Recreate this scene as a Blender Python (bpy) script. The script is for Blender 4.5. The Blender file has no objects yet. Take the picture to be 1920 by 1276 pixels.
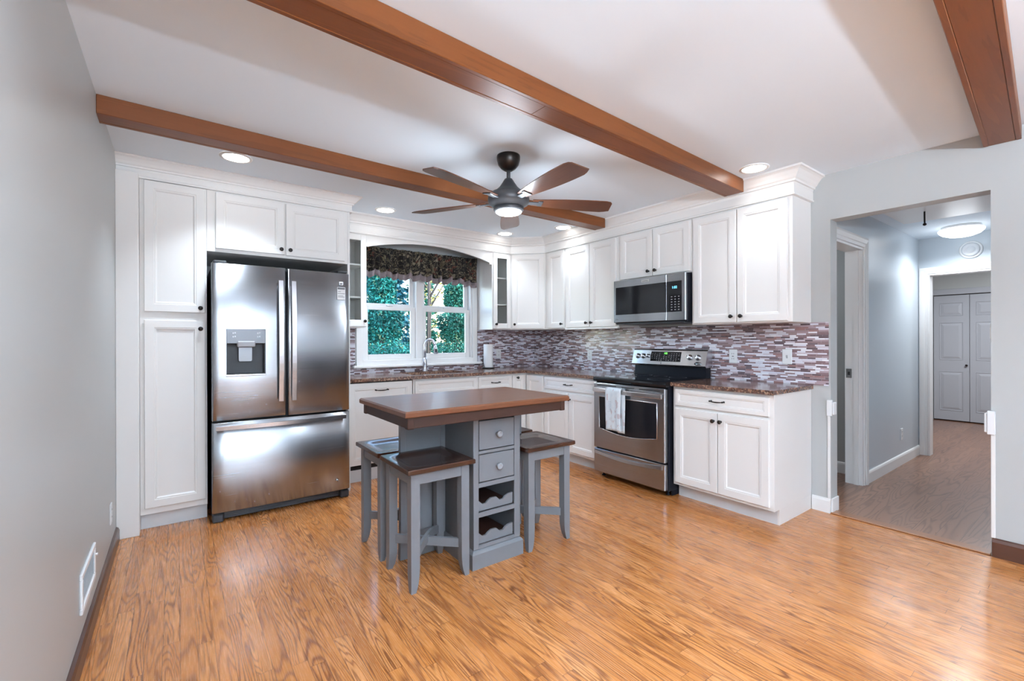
import bpy, bmesh, math, random
from mathutils import Vector, Matrix
PI = math.pi
random.seed(7)
S = bpy.context.scene
COL = S.collection
# ------------------------------------------------------------------ camera, world, large lights, exposure
cam_d = bpy.data.cameras.new('camera'); cam_d.sensor_width = 36; cam_d.lens = 850*36/1920
cam_d.clip_start = .02; cam_d.clip_end = 200
cam = bpy.data.objects.new('camera', cam_d); COL.objects.link(cam)
cam.matrix_world = (Matrix.Translation((-3.784, -4.632, 1.252)) @ Matrix.Rotation(-.637, 4, 'Z')
                    @ Matrix.Rotation(PI/2-.0011, 4, 'X') @ Matrix.Rotation(-.0027, 4, 'Z'))
S.camera = cam
S.view_settings.view_transform = 'Standard'; S.view_settings.look = 'None'
S.view_settings.gamma = 1; S.view_settings.use_curve_mapping = False
S.view_settings.exposure = 0.75
S.cycles.use_denoising = True
S.cycles.max_bounces = 8; S.cycles.diffuse_bounces = 5; S.cycles.glossy_bounces = 4
S.cycles.sample_clamp_indirect = 6
W = bpy.data.worlds.new('world'); S.world = W; W.use_nodes = True
wn = W.node_tree.nodes; wl = W.node_tree.links
bg = wn['Background']; sky = wn.new('ShaderNodeTexSky')
sky.sky_type = 'NISHITA'; sky.sun_disc = False; sky.sun_elevation = math.radians(38); sky.sun_rotation = 2.2
wl.new(sky.outputs[0], bg.inputs[0]); bg.inputs[1].default_value = 1.1

def area(name, loc, rot, sx, sy, e, col=(1, 1, 1), shape='RECTANGLE', spread=PI):
    d = bpy.data.lights.new(name, 'AREA'); d.shape = shape; d.size = sx; d.size_y = sy
    d.energy = e; d.color = col; d.spread = spread
    o = bpy.data.objects.new(name, d); COL.objects.link(o); o.location = loc; o.rotation_euler = rot
    return o
# cool lamps added behind the camera, standing in for daylight from unseen glazing
area('added_daylight_right', (-1.15, -7.90, 1.15), (PI/2, 0, 0), 1.9, 2.0, 6, (.72, .85, 1))
area('added_daylight_left', (-3.05, -7.90, 1.5), (PI/2, 0, 0), 1.1, 1.3, 24, (.72, .85, 1))
area('added_daylight_side', (-4.06, -6.2, 1.5), (0, -PI/2, 0), 1.3, 1.5, 10, (.72, .85, 1))

# ------------------------------------------------------------------ helpers
def vm(a): return Vector(a)
class Fr:
    """a local frame: a along u, b along v, c along n"""
    def __init__(s, O=(0, 0, 0), u=(1, 0, 0), v=(0, 0, 1), n=(0, -1, 0)):
        s.O, s.u, s.v, s.n = vm(O), vm(u), vm(v), vm(n)
    def p(s, a, b, c=0): return s.O+s.u*a+s.v*b+s.n*c
WORLD = Fr((0, 0, 0), (1, 0, 0), (0, 1, 0), (0, 0, 1))
def FY(y): return Fr((0, y, 0), (1, 0, 0), (0, 0, 1), (0, -1, 0))      # faces -Y: a = X, b = Z
def FX(x): return Fr((x, 0, 0), (0, 1, 0), (0, 0, 1), (-1, 0, 0))      # faces -X: a = Y, b = Z

class MB:
    def __init__(s): s.v = []; s.f = []; s.sm = []; s.mi = []; s.cur = 0
    def add(s, pts, faces, smooth=False):
        k = len(s.v); s.v += [tuple(p) for p in pts]
        for f in faces: s.f.append([k+i for i in f]); s.sm.append(smooth); s.mi.append(s.cur)
        return s
    def box(s, x0, x1, y0, y1, z0, z1, c=0, fr=WORLD):
        lo = (min(x0, x1), min(y0, y1), min(z0, z1)); hi = (max(x0, x1), max(y0, y1), max(z0, z1))
        c = min(c, .45*min(hi[i]-lo[i] for i in range(3)))
        idx = {}; pts = []
        cs = [(i, j, k) for i in (0, 1) for j in (0, 1) for k in (0, 1)]
        if c <= 0:
            for q in cs: idx[q] = len(pts); pts.append(fr.p(*[(lo, hi)[q[i]][i] for i in range(3)]))
            F = []
            for a in range(3):
                b, d = (a+1) % 3, (a+2) % 3
                for sd in (0, 1):
                    L = []
                    for (m, n) in ((0, 0), (1, 0), (1, 1), (0, 1)):
                        q = [0, 0, 0]; q[a] = sd; q[b] = m; q[d] = n; L.append(idx[tuple(q)])
                    F.append(L)
            return s.add(pts, F)
        for q in cs:
            for a in range(3):
                P = []
                for i in range(3):
                    base = (lo, hi)[q[i]][i]
                    P.append(base if i == a else base+(c if q[i] == 0 else -c))
                idx[q, a] = len(pts); pts.append(fr.p(*P))
        F = []
        for a in range(3):
            b, d = (a+1) % 3, (a+2) % 3
            for sd in (0, 1):
                L = []
                for (m, n) in ((0, 0), (1, 0), (1, 1), (0, 1)):
                    q = [0, 0, 0]; q[a] = sd; q[b] = m; q[d] = n; L.append(idx[tuple(q), a])
                F.append(L)
            for m in (0, 1):
                for n in (0, 1):
                    q0 = [0, 0, 0]; q1 = [0, 0, 0]; q0[a] = 0; q1[a] = 1
                    for q in (q0, q1): q[b] = m; q[d] = n
                    F.append([idx[tuple(q0), b], idx[tuple(q1), b], idx[tuple(q1), d], idx[tuple(q0), d]])
        for q in cs: F.append([idx[q, 0], idx[q, 1], idx[q, 2]])
        return s.add(pts, F)
    def rings(s, fr, a0, a1, b0, b1, prof, cap=True, back=True):
        """nested rectangles: prof = [(inset, height)...]"""
        pts = []; F = []
        for (i, h) in prof:
            pts += [fr.p(a0+i, b0+i, h), fr.p(a1-i, b0+i, h), fr.p(a1-i, b1-i, h), fr.p(a0+i, b1-i, h)]
        for k in range(len(prof)-1):
            for j in range(4):
                F.append([4*k+j, 4*k+(j+1) % 4, 4*k+4+(j+1) % 4, 4*k+4+j])
        if cap: n = 4*(len(prof)-1); F.append([n, n+1, n+2, n+3])
        if back: F.append([3, 2, 1, 0])
        return s.add(pts, F)
    def lathe(s, fr, a, b, prof, n=24, smooth=True, sa=1, sb=1):
        """prof = [(radius, height along n)...]"""
        pts = []; F = []
        for (r, h) in prof:
            for j in range(n):
                t = 2*PI*j/n; pts.append(fr.p(a+sa*r*math.cos(t), b+sb*r*math.sin(t), h))
        m = len(prof)
        for k in range(m-1):
            for j in range(n): F.append([k*n+j, k*n+(j+1) % n, (k+1)*n+(j+1) % n, (k+1)*n+j])
        s.add(pts, F, smooth)
        s.add(pts[:n], [list(range(n))[::-1]]); s.add(pts[-n:], [list(range(n))])
        return s
    def tube(s, path, r, n=10, smooth=True, flat=None):
        """round (or, with flat=(w,h), rectangular) bar along a polyline"""
        path = [vm(p) for p in path]; pts = []; F = []
        up = Vector((0, 0, 1)); m = len(path); prev = None
        for k, P in enumerate(path):
            d = (path[min(k+1, m-1)]-path[max(k-1, 0)]).normalized()
            if prev is None:
                ref = up if abs(d.z) < .95 else Vector((0, 1, 0))
                x = d.cross(ref).normalized()
            else: x = (prev-d*prev.dot(d)).normalized()
            prev = x; y = x.cross(d).normalized()
            rr = r[k] if isinstance(r, (list, tuple)) else r
            for j in range(n):
                t = 2*PI*(j+(.5 if flat else 0))/n
                if flat:
                    cx, cy = ((1, 1), (-1, 1), (-1, -1), (1, -1))[j]
                    pts.append(P+x*cx*flat[0]/2+y*cy*flat[1]/2)
                else: pts.append(P+x*rr*math.cos(t)+y*rr*math.sin(t))
        for k in range(m-1):
            for j in range(n): F.append([k*n+j, k*n+(j+1) % n, (k+1)*n+(j+1) % n, (k+1)*n+j])
        s.add(pts, F, smooth and not flat)
        s.add(pts[:n], [list(range(n))[::-1]]); s.add(pts[-n:], [list(range(n))])
        return s
    def prism(s, fr, poly, c0, c1, smooth=False):
        n = len(poly); pts = [fr.p(a, b, c0) for a, b in poly]+[fr.p(a, b, c1) for a, b in poly]
        s.add(pts, [list(range(n))[::-1], list(range(n, 2*n))])
        s.add(pts, [[j, (j+1) % n, n+(j+1) % n, n+j] for j in range(n)], smooth)
        return s
    def sweep(s, prof, path, closed_prof=True):
        """prof [(outward, z)], path [(x,y)] with outward on the right hand side, mitred"""
        n = len(prof); pts = []; F = []; m = len(path)
        for k in range(m):
            P = Vector(path[k]); dirs = []
            if k > 0: dirs.append((Vector(path[k])-Vector(path[k-1])).normalized())
            if k < m-1: dirs.append((Vector(path[k+1])-Vector(path[k])).normalized())
            ns = [Vector((d.y, -d.x)) for d in dirs]
            nn = ns[0] if len(ns) == 1 else (ns[0]+ns[1])/(1+ns[0].dot(ns[1]))
            for (o, z) in prof: pts.append((P.x+nn.x*o, P.y+nn.y*o, z))
        for k in range(m-1):
            for j in range(n):
                F.append([k*n+j, k*n+(j+1) % n, (k+1)*n+(j+1) % n, (k+1)*n+j])
        F.append(list(range(n))[::-1]); F.append(list(range((m-1)*n, m*n)))
        return s.add(pts, F)
    def grid(s, P, nu, nv, smooth=True):
        """P(i,j)"""
        pts = [P(i, j) for j in range(nv+1) for i in range(nu+1)]
        return s.add(pts, [[j*(nu+1)+i, j*(nu+1)+i+1, (j+1)*(nu+1)+i+1, (j+1)*(nu+1)+i] for j in range(nv) for i in range(nu)], smooth)
    def text(s, fr, a, b, c, txt, size, align='CENTER', ext=.0004):
        cu = bpy.data.curves.new('lettering', 'FONT'); cu.body = txt; cu.size = size; cu.align_x = align; cu.extrude = ext
        o = bpy.data.objects.new('lettering', cu); COL.objects.link(o)
        dg = bpy.context.evaluated_depsgraph_get(); me = o.evaluated_get(dg).to_mesh()
        sg = 1 if fr.u.cross(fr.v).dot(fr.n) > 0 else -1      # keep the lettering readable from the front
        pts = [fr.p(a+sg*v.co.x, b+v.co.y, c+v.co.z) for v in me.vertices]
        s.add(pts, [list(p.vertices) for p in me.polygons])
        o.evaluated_get(dg).to_mesh_clear(); bpy.data.objects.remove(o); bpy.data.curves.remove(cu)
        return s
    def build(s, name, mats, parent=None, off=(0, 0, 0), recalc=True):
        me = bpy.data.meshes.new(name)
        ox, oy, oz = off
        me.from_pydata([(x-ox, y-oy, z-oz) for x, y, z in s.v], [], s.f); me.update()
        if not isinstance(mats, (list, tuple)): mats = [mats]
        for m in mats: me.materials.append(m)
        for p, sm, mi in zip(me.polygons, s.sm, s.mi): p.use_smooth = sm; p.material_index = mi
        if recalc:
            bm = bmesh.new(); bm.from_mesh(me)
            bmesh.ops.remove_doubles(bm, verts=bm.verts, dist=1e-6)
            bmesh.ops.recalc_face_normals(bm, faces=bm.faces); bm.to_mesh(me); bm.free()
        o = bpy.data.objects.new(name, me); COL.objects.link(o)
        if parent: o.parent = parent
        return o

def thing(name, label, cat, loc=(0, 0, 0), group=None):
    o = bpy.data.objects.new(name, None); COL.objects.link(o); o.location = loc; o.empty_display_size = .05
    o['label'] = label; o['category'] = cat
    if group: o['group'] = group
    return o
def part(name, mb, mat, parent, label=None):
    r = parent
    while r.parent: r = r.parent
    o = mb.build(name, mat, parent, tuple(r.location))
    if label: o['label'] = label
    return o
def single(name, mb, mat, label, cat, group=None, loc=(0, 0, 0)):
    o = mb.build(name, mat, None, loc); o.location = loc; o['label'] = label; o['category'] = cat
    if group: o['group'] = group
    return o
def struct(name, mb, mat, parent=None):
    o = mb.build(name, mat, parent); o['kind'] = 'structure'
    return o

# ------------------------------------------------------------------ materials
def pmat(name, col=(.8, .8, .8), rough=.5, metal=0, coat=0, spec=.5, emis=None, es=0, trans=0, ior=1.45, alpha=1):
    m = bpy.data.materials.new(name); m.use_nodes = True; b = m.node_tree.nodes['Principled BSDF']
    b.inputs['Base Color'].default_value = (*col, 1); b.inputs['Roughness'].default_value = rough
    b.inputs['Metallic'].default_value = metal; b.inputs['Coat Weight'].default_value = coat
    b.inputs['Coat Roughness'].default_value = .12
    b.inputs['Specular IOR Level'].default_value = spec; b.inputs['IOR'].default_value = ior
    b.inputs['Transmission Weight'].default_value = trans; b.inputs['Alpha'].default_value = alpha
    if emis: b.inputs['Emission Color'].default_value = (*emis, 1); b.inputs['Emission Strength'].default_value = es
    return m
class NT:
    def __init__(s, m): s.t = m.node_tree; s.n = s.t.nodes; s.l = s.t.links; s.b = s.n['Principled BSDF']
    def val(s, sock, x):
        if isinstance(x, bpy.types.NodeSocket): s.l.new(x, sock)
        elif isinstance(x, (tuple, list)): sock.default_value = (*x, 1) if len(x) == 3 and sock.type == 'RGBA' else x
        else: sock.default_value = x
    def math(s, op, a, b=0, c=0, clamp=False):
        n = s.n.new('ShaderNodeMath'); n.operation = op; n.use_clamp = clamp
        s.val(n.inputs[0], a); s.val(n.inputs[1], b); s.val(n.inputs[2], c); return n.outputs[0]
    def sep(s, v): n = s.n.new('ShaderNodeSeparateXYZ'); s.l.new(v, n.inputs[0]); return n.outputs
    def comb(s, x, y, z=0):
        n = s.n.new('ShaderNodeCombineXYZ'); s.val(n.inputs[0], x); s.val(n.inputs[1], y); s.val(n.inputs[2], z); return n.outputs[0]
    def co(s, kind='Object'): return s.n.new('ShaderNodeTexCoord').outputs[kind]
    def geo(s): return s.n.new('ShaderNodeNewGeometry').outputs['Position']
    def map(s, v, sc=(1, 1, 1), loc=(0, 0, 0), rot=(0, 0, 0)):
        n = s.n.new('ShaderNodeMapping'); s.l.new(v, n.inputs[0]); n.inputs[1].default_value = loc
        n.inputs[2].default_value = rot; n.inputs[3].default_value = sc; return n.outputs[0]
    def noise(s, v, sc=5, det=2, rough=.5, dist=0, out=0):
        n = s.n.new('ShaderNodeTexNoise'); s.l.new(v, n.inputs['Vector']); n.inputs['Scale'].default_value = sc
        n.inputs['Detail'].default_value = det; n.inputs['Roughness'].default_value = rough
        n.inputs['Distortion'].default_value = dist; return n.outputs[out]
    def vor(s, v, sc=5, feature='F1', out='Distance', rnd=1):
        n = s.n.new('ShaderNodeTexVoronoi'); n.feature = feature; s.l.new(v, n.inputs['Vector'])
        n.inputs['Scale'].default_value = sc; n.inputs['Randomness'].default_value = rnd; return n.outputs[out]
    def white(s, v):
        n = s.n.new('ShaderNodeTexWhiteNoise'); n.noise_dimensions = '3D'; s.l.new(v, n.inputs['Vector']); return n.outputs[0]
    def ramp(s, f, stops, interp='LINEAR'):
        n = s.n.new('ShaderNodeValToRGB'); s.l.new(f, n.inputs[0]); r = n.color_ramp; r.interpolation = interp
        while len(r.elements) < len(stops): r.elements.new(.5)
        for e, (p, c) in zip(r.elements, stops):
            e.position = p; e.color = (*c, 1) if isinstance(c, tuple) else (c, c, c, 1)
        return n.outputs[0]
    def mix(s, f, a, b, mode='MIX'):
        n = s.n.new('ShaderNodeMix'); n.data_type = 'RGBA'; n.blend_type = mode
        s.val(n.inputs[0], f); s.val(n.inputs[6], a); s.val(n.inputs[7], b); return n.outputs[2]
    def bump(s, h, st=.2, dist=.01):
        n = s.n.new('ShaderNodeBump'); s.l.new(h, n.inputs['Height']); n.inputs['Strength'].default_value = st
        n.inputs['Distance'].default_value = dist; s.l.new(n.outputs[0], s.b.inputs['Normal'])
    def base(s, c): s.val(s.b.inputs['Base Color'], c)
    def rough(s, c): s.val(s.b.inputs['Roughness'], c)

def paint(name, col, rough=.45, amt=.03, sc=3, bump=0, coat=0):
    m = pmat(name, col, rough, coat=coat); t = NT(m); v = t.co()
    f = t.noise(v, sc, 3)
    t.base(t.mix(f, tuple(c*(1-amt) for c in col), tuple(min(1, c*(1+amt)) for c in col)))
    if bump: t.bump(t.noise(v, 220, 2), bump, .001)
    return m
def wood(name, c0, c1, axis='X', sc=1, rough=.35, coat=.3, dark=.45):
    """stained timber, grain along axis"""
    m = pmat(name, c0, rough, coat=coat); t = NT(m); v = t.co()
    k = {'X': (.9, 14, 14), 'Y': (14, .9, 14), 'Z': (14, 14, .9)}[axis]
    v2 = t.map(v, tuple(x*sc for x in k))
    f = t.noise(v2, 1.2, 4, .55, .3)
    g = t.noise(t.map(v, tuple(x*sc*4 for x in k)), 1.5, 3, .6)
    w = t.math('FRACT', t.math('MULTIPLY', f, 5.0))
    w = t.math('POWER', w, 2.2)
    c = t.mix(f, c0, c1)
    c = t.mix(t.math('MULTIPLY', w, dark*.5), c, tuple(x*.45 for x in c0))
    c = t.mix(t.math('MULTIPLY', g, .3), c, tuple(x*.6 for x in c0))
    t.base(c); t.bump(g, .06, .002)
    return m

def floor_mat(name, width, length, swap, cols, linec, rough, fx=11.0, fy=1.25, nb=5.2, lk=.40):
    m = pmat(name, cols[0], rough, coat=.35); t = NT(m); P = t.geo(); x, y, z = t.sep(P)
    if swap: x, y = y, x                                   # x across the boards, y along them
    u = t.math('DIVIDE', x, width); row = t.math('FLOOR', u); fu = t.math('FRACT', u)
    r1 = t.white(t.comb(row, 3.1, 0))
    ln = t.math('MULTIPLY_ADD', t.white(t.comb(row, 9.7, 2)), .6*length, length*.7)
    vv = t.math('ADD', t.math('DIVIDE', y, ln), t.math('MULTIPLY', r1, 17.3)); seg = t.math('FLOOR', vv); fv = t.math('FRACT', vv)
    rid = t.white(t.comb(row, seg, 5)); rid2 = t.white(t.comb(row, seg, 8))
    base = t.ramp(rid, [(0, cols[0]), (.25, cols[1]), (.5, cols[2]), (.75, cols[3]), (1, cols[0])], 'LINEAR')
    off = t.math('MULTIPLY', rid2, 53.0)
    # cathedral grain: contour lines of a noise field stretched along the board
    gv = t.comb(t.math('MULTIPLY', x, fx), t.math('ADD', t.math('MULTIPLY', y, fy), off), t.math('MULTIPLY', rid, 31.0))
    n1 = t.noise(gv, 1.0, 1.5, .45, .35)
    bands = t.math('MULTIPLY_ADD', rid, 20.0, 11.0)
    qs = t.math('MULTIPLY', x, t.math('MULTIPLY', t.math('POWER', rid2, 2.5), 260.0))      # straighter grain on some boards
    s1 = t.math('SINE', t.math('ADD', t.math('MULTIPLY', n1, t.math('MULTIPLY', bands, nb)), qs))
    ab = t.math('POWER', t.math('MULTIPLY_ADD', s1, .5, .5), 2.6)
    # fine pores
    pv = t.comb(t.math('MULTIPLY', x, 260.0), t.math('ADD', t.math('MULTIPLY', y, 9.0), off), 0)
    n2 = t.noise(pv, 1.0, 2, .6)
    pores = t.ramp(n2, [(.42, 1.0), (.62, 0.0)])
    n3 = t.noise(t.comb(t.math('MULTIPLY', x, 9.0), t.math('ADD', t.math('MULTIPLY', y, 1.1), off), 3), 1.0, 3)
    c = t.mix(t.math('MULTIPLY', ab, t.math('MULTIPLY_ADD', rid2, .40, lk)), base, linec)
    c = t.mix(t.math('MULTIPLY', pores, .10), c, linec)
    c = t.mix(t.math('MULTIPLY', n3, .35), c, t.mix(.5, base, (cols[3][0]*1.25, cols[3][1]*1.25, cols[3][2]*1.2)))
    # seams between boards
    e1 = t.math('LESS_THAN', t.math('MINIMUM', fu, t.math('SUBTRACT', 1.0, fu)), .0009/width)
    e2 = t.math('LESS_THAN', t.math('MINIMUM', fv, t.math('SUBTRACT', 1.0, fv)), .0008/length)
    e = t.math('MAXIMUM', e1, e2)
    c = t.mix(t.math('MULTIPLY', e, .75), c, tuple(v*.35 for v in linec))
    t.base(c)
    t.rough(t.math('MULTIPLY_ADD', n2, .12, rough-.06))
    t.bump(t.math('SUBTRACT', t.math('MULTIPLY', ab, -.25), e), .10, .0015)
    return m
def mosaic_mat():
    m = pmat('glass_stone_mosaic', (.5, .4, .4), .22, coat=.15); t = NT(m); P = t.geo(); x, y, z = t.sep(P)
    a = t.math('ADD', x, y)                                 # runs along either wall
    h = .0120
    w = t.math('DIVIDE', z, h); row = t.math('FLOOR', w); fw = t.math('FRACT', w)
    # some neighbouring rows carry tiles of a different length
    L = t.math('MULTIPLY_ADD', t.white(t.comb(row, 1.7, 0)), .045, .045)
    u = t.math('ADD', t.math('DIVIDE', a, L), t.math('MULTIPLY', t.white(t.comb(row, 4.2, 1)), 13.0))
    n = t.noise(t.comb(t.math('MULTIPLY', a, 6.0), t.math('MULTIPLY', row, 3.3), 0), 1, 1)
    u = t.math('ADD', u, t.math('MULTIPLY', n, 1.2))
    col = t.math('FLOOR', u); fu = t.math('FRACT', u)
    r = t.white(t.comb(row, col, 2))
    c = t.ramp(r, [(0, (.74, .74, .82)), (.17, (.36, .26, .285)), (.29, (.86, .87, .92)), (.38, (.165, .085, .090)), (.55, (.25, .165, .170)),
                   (.66, (.62, .56, .62)), (.74, (.060, .028, .036)), (.88, (.66, .66, .74)), (.94, (.26, .12, .11))], 'CONSTANT')
    c = t.mix(t.noise(t.map(P, (60, 60, 200)), 1, 2), c, t.mix(.12, c, (.75, .70, .72)))
    g1 = t.math('LESS_THAN', t.math('MINIMUM', fw, t.math('SUBTRACT', 1.0, fw)), .045)
    g2 = t.math('LESS_THAN', t.math('MINIMUM', fu, t.math('SUBTRACT', 1.0, fu)), .010)
    g = t.math('MAXIMUM', g1, g2)
    t.base(t.mix(g, c, (.46, .40, .44)))
    t.rough(t.math('MULTIPLY_ADD', t.white(t.comb(row, col, 7)), .3, .12))
    t.bump(t.math('SUBTRACT', 1.0, g), .25, .001)
    return m
def granite_mat():
    m = pmat('brown_granite', (.2, .1, .07), .12, coat=.3); t = NT(m); P = t.geo()
    v1 = t.vor(P, 95, out='Color'); f = t.sep(v1)[0]
    n = t.noise(P, 14, 3)
    c = t.ramp(f, [(0, (.030, .018, .018)), (.30, (.10, .045, .030)), (.52, (.30, .17, .11)), (.70, (.16, .07, .05)), (.84, (.42, .29, .20)), (.94, (.05, .035, .035))], 'CONSTANT')
    c = t.mix(t.math('MULTIPLY', n, .5), c, (.22, .12, .085))
    t.base(c); return m
ANISO = 0.25
def steel_mat(name='brushed_steel', col=(.38, .395, .42), rough=.25, axis='X'):
    m = pmat(name, col, rough, 1.0); t = NT(m); v = t.co()
    k = {'X': (1.5, 1.5, 420), 'Z': (420, 420, 1.5), 'Y': (1.5, 1.5, 420)}[axis]
    n = t.noise(t.map(v, k), 1, 2)
    big = t.noise(v, 2.2, 2)
    t.rough(t.math('ADD', t.math('MULTIPLY_ADD', n, .10, rough-.08), t.math('MULTIPLY', big, .05)))
    t.base(t.mix(n, tuple(c*.90 for c in col), tuple(min(1, c*1.08) for c in col)))
    tg = t.n.new('ShaderNodeTangent'); tg.direction_type = 'RADIAL'; tg.axis = 'Z'
    t.l.new(tg.outputs[0], t.b.inputs['Tangent']); t.b.inputs['Anisotropic'].default_value = .85
    t.b.inputs['Anisotropic Rotation'].default_value = ANISO
    t.bump(n, .03, .0006)
    return m
M = {}
M['wall'] = paint('grey_wall_paint', (.45, .46, .455), .38, .012, 2, .05)
M['hallwall'] = paint('hall_wall_paint', (.55, .61, .66), .32, .012, 2, .05)
M['ceil'] = paint('ceiling_paint', (.79, .88, .96), .75, .01, 2, .06)
M['white'] = paint('white_trim_paint', (.80, .79, .78), .35, .01, 2)
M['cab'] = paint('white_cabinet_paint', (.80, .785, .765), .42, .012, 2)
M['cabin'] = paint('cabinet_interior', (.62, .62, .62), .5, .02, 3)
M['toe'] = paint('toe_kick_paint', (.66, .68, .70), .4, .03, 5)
M['grey'] = paint('grey_furniture_paint', (.160, .166, .180), .42, .05, 18)
M['greyd'] = paint('grey_door_paint', (.42, .43, .47), .45, .02, 3)
M['beam'] = wood('beam_cherry_stain', (.130, .034, .007), (.27, .088, .020), 'X', 1, .42, .0)
M['table'] = wood('table_walnut_top', (.10, .030, .011), (.18, .062, .024), 'X', 1, .36, .06)
M['apron'] = wood('table_apron_wood', (.026, .007, .003), (.048, .014, .005), 'X', 1, .55, .0)
M['seat'] = wood('stool_seat_walnut', (.030, .010, .005), (.058, .021, .011), 'X', 1.4, .24, .3)
M['blade'] = wood('fan_blade_walnut', (.085, .028, .013), (.16, .060, .028), 'X', 1.5, .30, .3)
M['bbrown'] = wood('brown_baseboard', (.050, .018, .011), (.095, .036, .021), 'Y', 1, .35, .2)
M['bronze'] = pmat('dark_bronze', (.035, .030, .028), .32, .85)
M['gun'] = pmat('fan_graphite', (.075, .078, .085), .45, .35)
M['steel'] = steel_mat()
M['steelv'] = steel_mat('brushed_steel_vertical', (.62, .62, .64), .25, 'Z')
M['hsteel'] = pmat('handle_steel', (.62, .61, .62), .22, 1.0)
M['paddle'] = pmat('paddle_steel', (.22, .22, .23), .35, 1.0)
M['chrome'] = pmat('satin_chrome', (.62, .62, .66), .28, 1.0)
M['black'] = pmat('black_glass', (.010, .010, .012), .07, spec=.35)
M['blackm'] = pmat('black_enamel', (.006, .007, .011), .30, spec=.15)
M['dark'] = pmat('dark_gap', (.008, .008, .008), .7)
M['dgrey'] = pmat('dark_grey_plastic', (.035, .037, .041), .45)
M['plastic'] = pmat('white_plastic', (.78, .79, .80), .35)
M['slot'] = pmat('socket_slot', (.05, .05, .05), .6)
M['glass'] = pmat('cabinet_glass', (.95, .97, .96), .02, trans=1, ior=1.05)
M['wglass'] = pmat('window_glass', (.97, 1, 1), .0, trans=1, ior=1.03)
M['granite'] = granite_mat(); M['mosaic'] = mosaic_mat()
M['lamp'] = pmat('lit_diffuser', (1, 1, 1), .4, emis=(1, .98, .95), es=9)
M['halllamp'] = pmat('lit_frosted_glass', (1, 1, 1), .4, emis=(1, 1, 1), es=1.6)
M['green'] = pmat('green_display', (0, .05, 0), .4, emis=(.15, 1, .1), es=3)
M['cyan'] = pmat('blue_display', (0, .05, .06), .4, emis=(.2, .75, 1), es=1.6)
M['keys'] = pmat('panel_legend', (.38, .38, .40), .5)
M['logo'] = pmat('badge_print', (.12, .12, .13), .4)
M['paper'] = paint('paper_towel', (.88, .88, .88), .9, .01, 30)
M['floor'] = floor_mat('red_oak_floor', .0572, 1.0, False,
    [(.42, .148, .034), (.55, .215, .062), (.46, .170, .042), (.62, .265, .090)], (.120, .026, .006), .27, 12.0, 1.15, 5.0, .64)
M['floorh'] = floor_mat('brown_oak_floor', .115, 1.6, True,
    [(.22, .105, .062), (.26, .128, .076), (.235, .114, .068), (.30, .150, .090)], (.085, .034, .019), .30, 9.0, 1.1, 3.4, .5)

# ------------------------------------------------------------------ room shell
H = 2.4425; LX = -4.093; BY = -8.0
WX0, WX1, WZ0, WZ1 = -2.26, -.95, 1.03, 2.11              # window hole in the back wall
struct('floor', MB().box(LX-.1, 0.0, BY-.1, .12, -.1, 0), M['floor'])
mb = MB().box(LX-.1, .12, BY-.1, .12, H, H+.1)
struct('ceiling', mb, M['ceil'])
struct('wall_left', MB().box(LX-.1, LX, BY-.1, .12, 0, H), M['wall'])
mb = MB().box(LX, WX0, 0, .12, 0, H).box(WX1, 0, 0, .12, 0, H).box(WX0, WX1, 0, .12, 0, WZ0).box(WX0, WX1, 0, .12, WZ1, H)
struct('wall_back', mb, M['wall'])
OY0, OY1, OZ = -3.373, -4.172, 2.112
mb = MB().box(0, .12, OY0, .12, 0, H).box(0, .12, BY-.1, OY1, 0, H).box(0, .12, OY1, OY0, OZ, H)
struct('wall_right', mb, M['wall'])
struct('wall_rear', MB().box(LX, 0, BY-.1, BY, 0, H), M['wall'])
# unseen window frames added on the walls around the added daylight lamps
def added_window(name, fr, a0, a1, b0, b1, nm):
    m = MB()
    for q in ((a0-.08, a1+.08, b0-.08, b0), (a0-.08, a1+.08, b1, b1+.08), (a0-.08, a0, b0, b1), (a1, a1+.08, b0, b1)): m.box(*q, 0, .03, .004, fr)
    for k in range(1, nm): a = a0+(a1-a0)*k/nm; m.box(a-.03, a+.03, b0, b1, 0, .03, .003, fr)
    struct(name, m, M['white'])
added_window('added_window_2', Fr((0, BY, 0), (1, 0, 0), (0, 0, 1), (0, 1, 0)), -2.1, -.2, .15, 2.15, 2)
added_window('added_window_3', Fr((0, BY, 0), (1, 0, 0), (0, 0, 1), (0, 1, 0)), -3.6, -2.5, .85, 2.15, 2)
added_window('added_window_4', Fr((LX, 0, 0), (0, 1, 0), (0, 0, 1), (1, 0, 0)), -6.95, -5.45, .85, 2.15, 2)

# baseboards
bprof = [(0, 0), (.014, 0), (.014, .085), (.010, .098), (.004, .104), (0, .104)]
struct('baseboard_left', MB().sweep([(0, 0), (.018, 0), (.018, .066), (.012, .080), (.003, .086), (0, .086)], [(LX, -.87), (LX, BY)][::-1]), M['bbrown'])
struct('baseboard_right', MB().sweep([(0, 0), (.018, 0), (.018, .085), (.012, .10), (.003, .106), (0, .106)], [(0, OY1-.005), (0, BY)]), M['bbrown'])
struct('baseboard_opening', MB().sweep(bprof, [(0, -3.255), (0, OY0), (.12, OY0)][:2]+[(.0, OY0)][:0]), M['white'])
struct('baseboard_jamb', MB().box(0, .12, OY0-.012, OY0, 0, .104, .003), M['white'])
struct('threshold_trim', MB().box(-.012, .075, OY1, OY0, 0, .009, .004), wood('threshold_oak', (.26, .11, .05), (.36, .16, .075), 'Y', 1, .3, .3))

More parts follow.
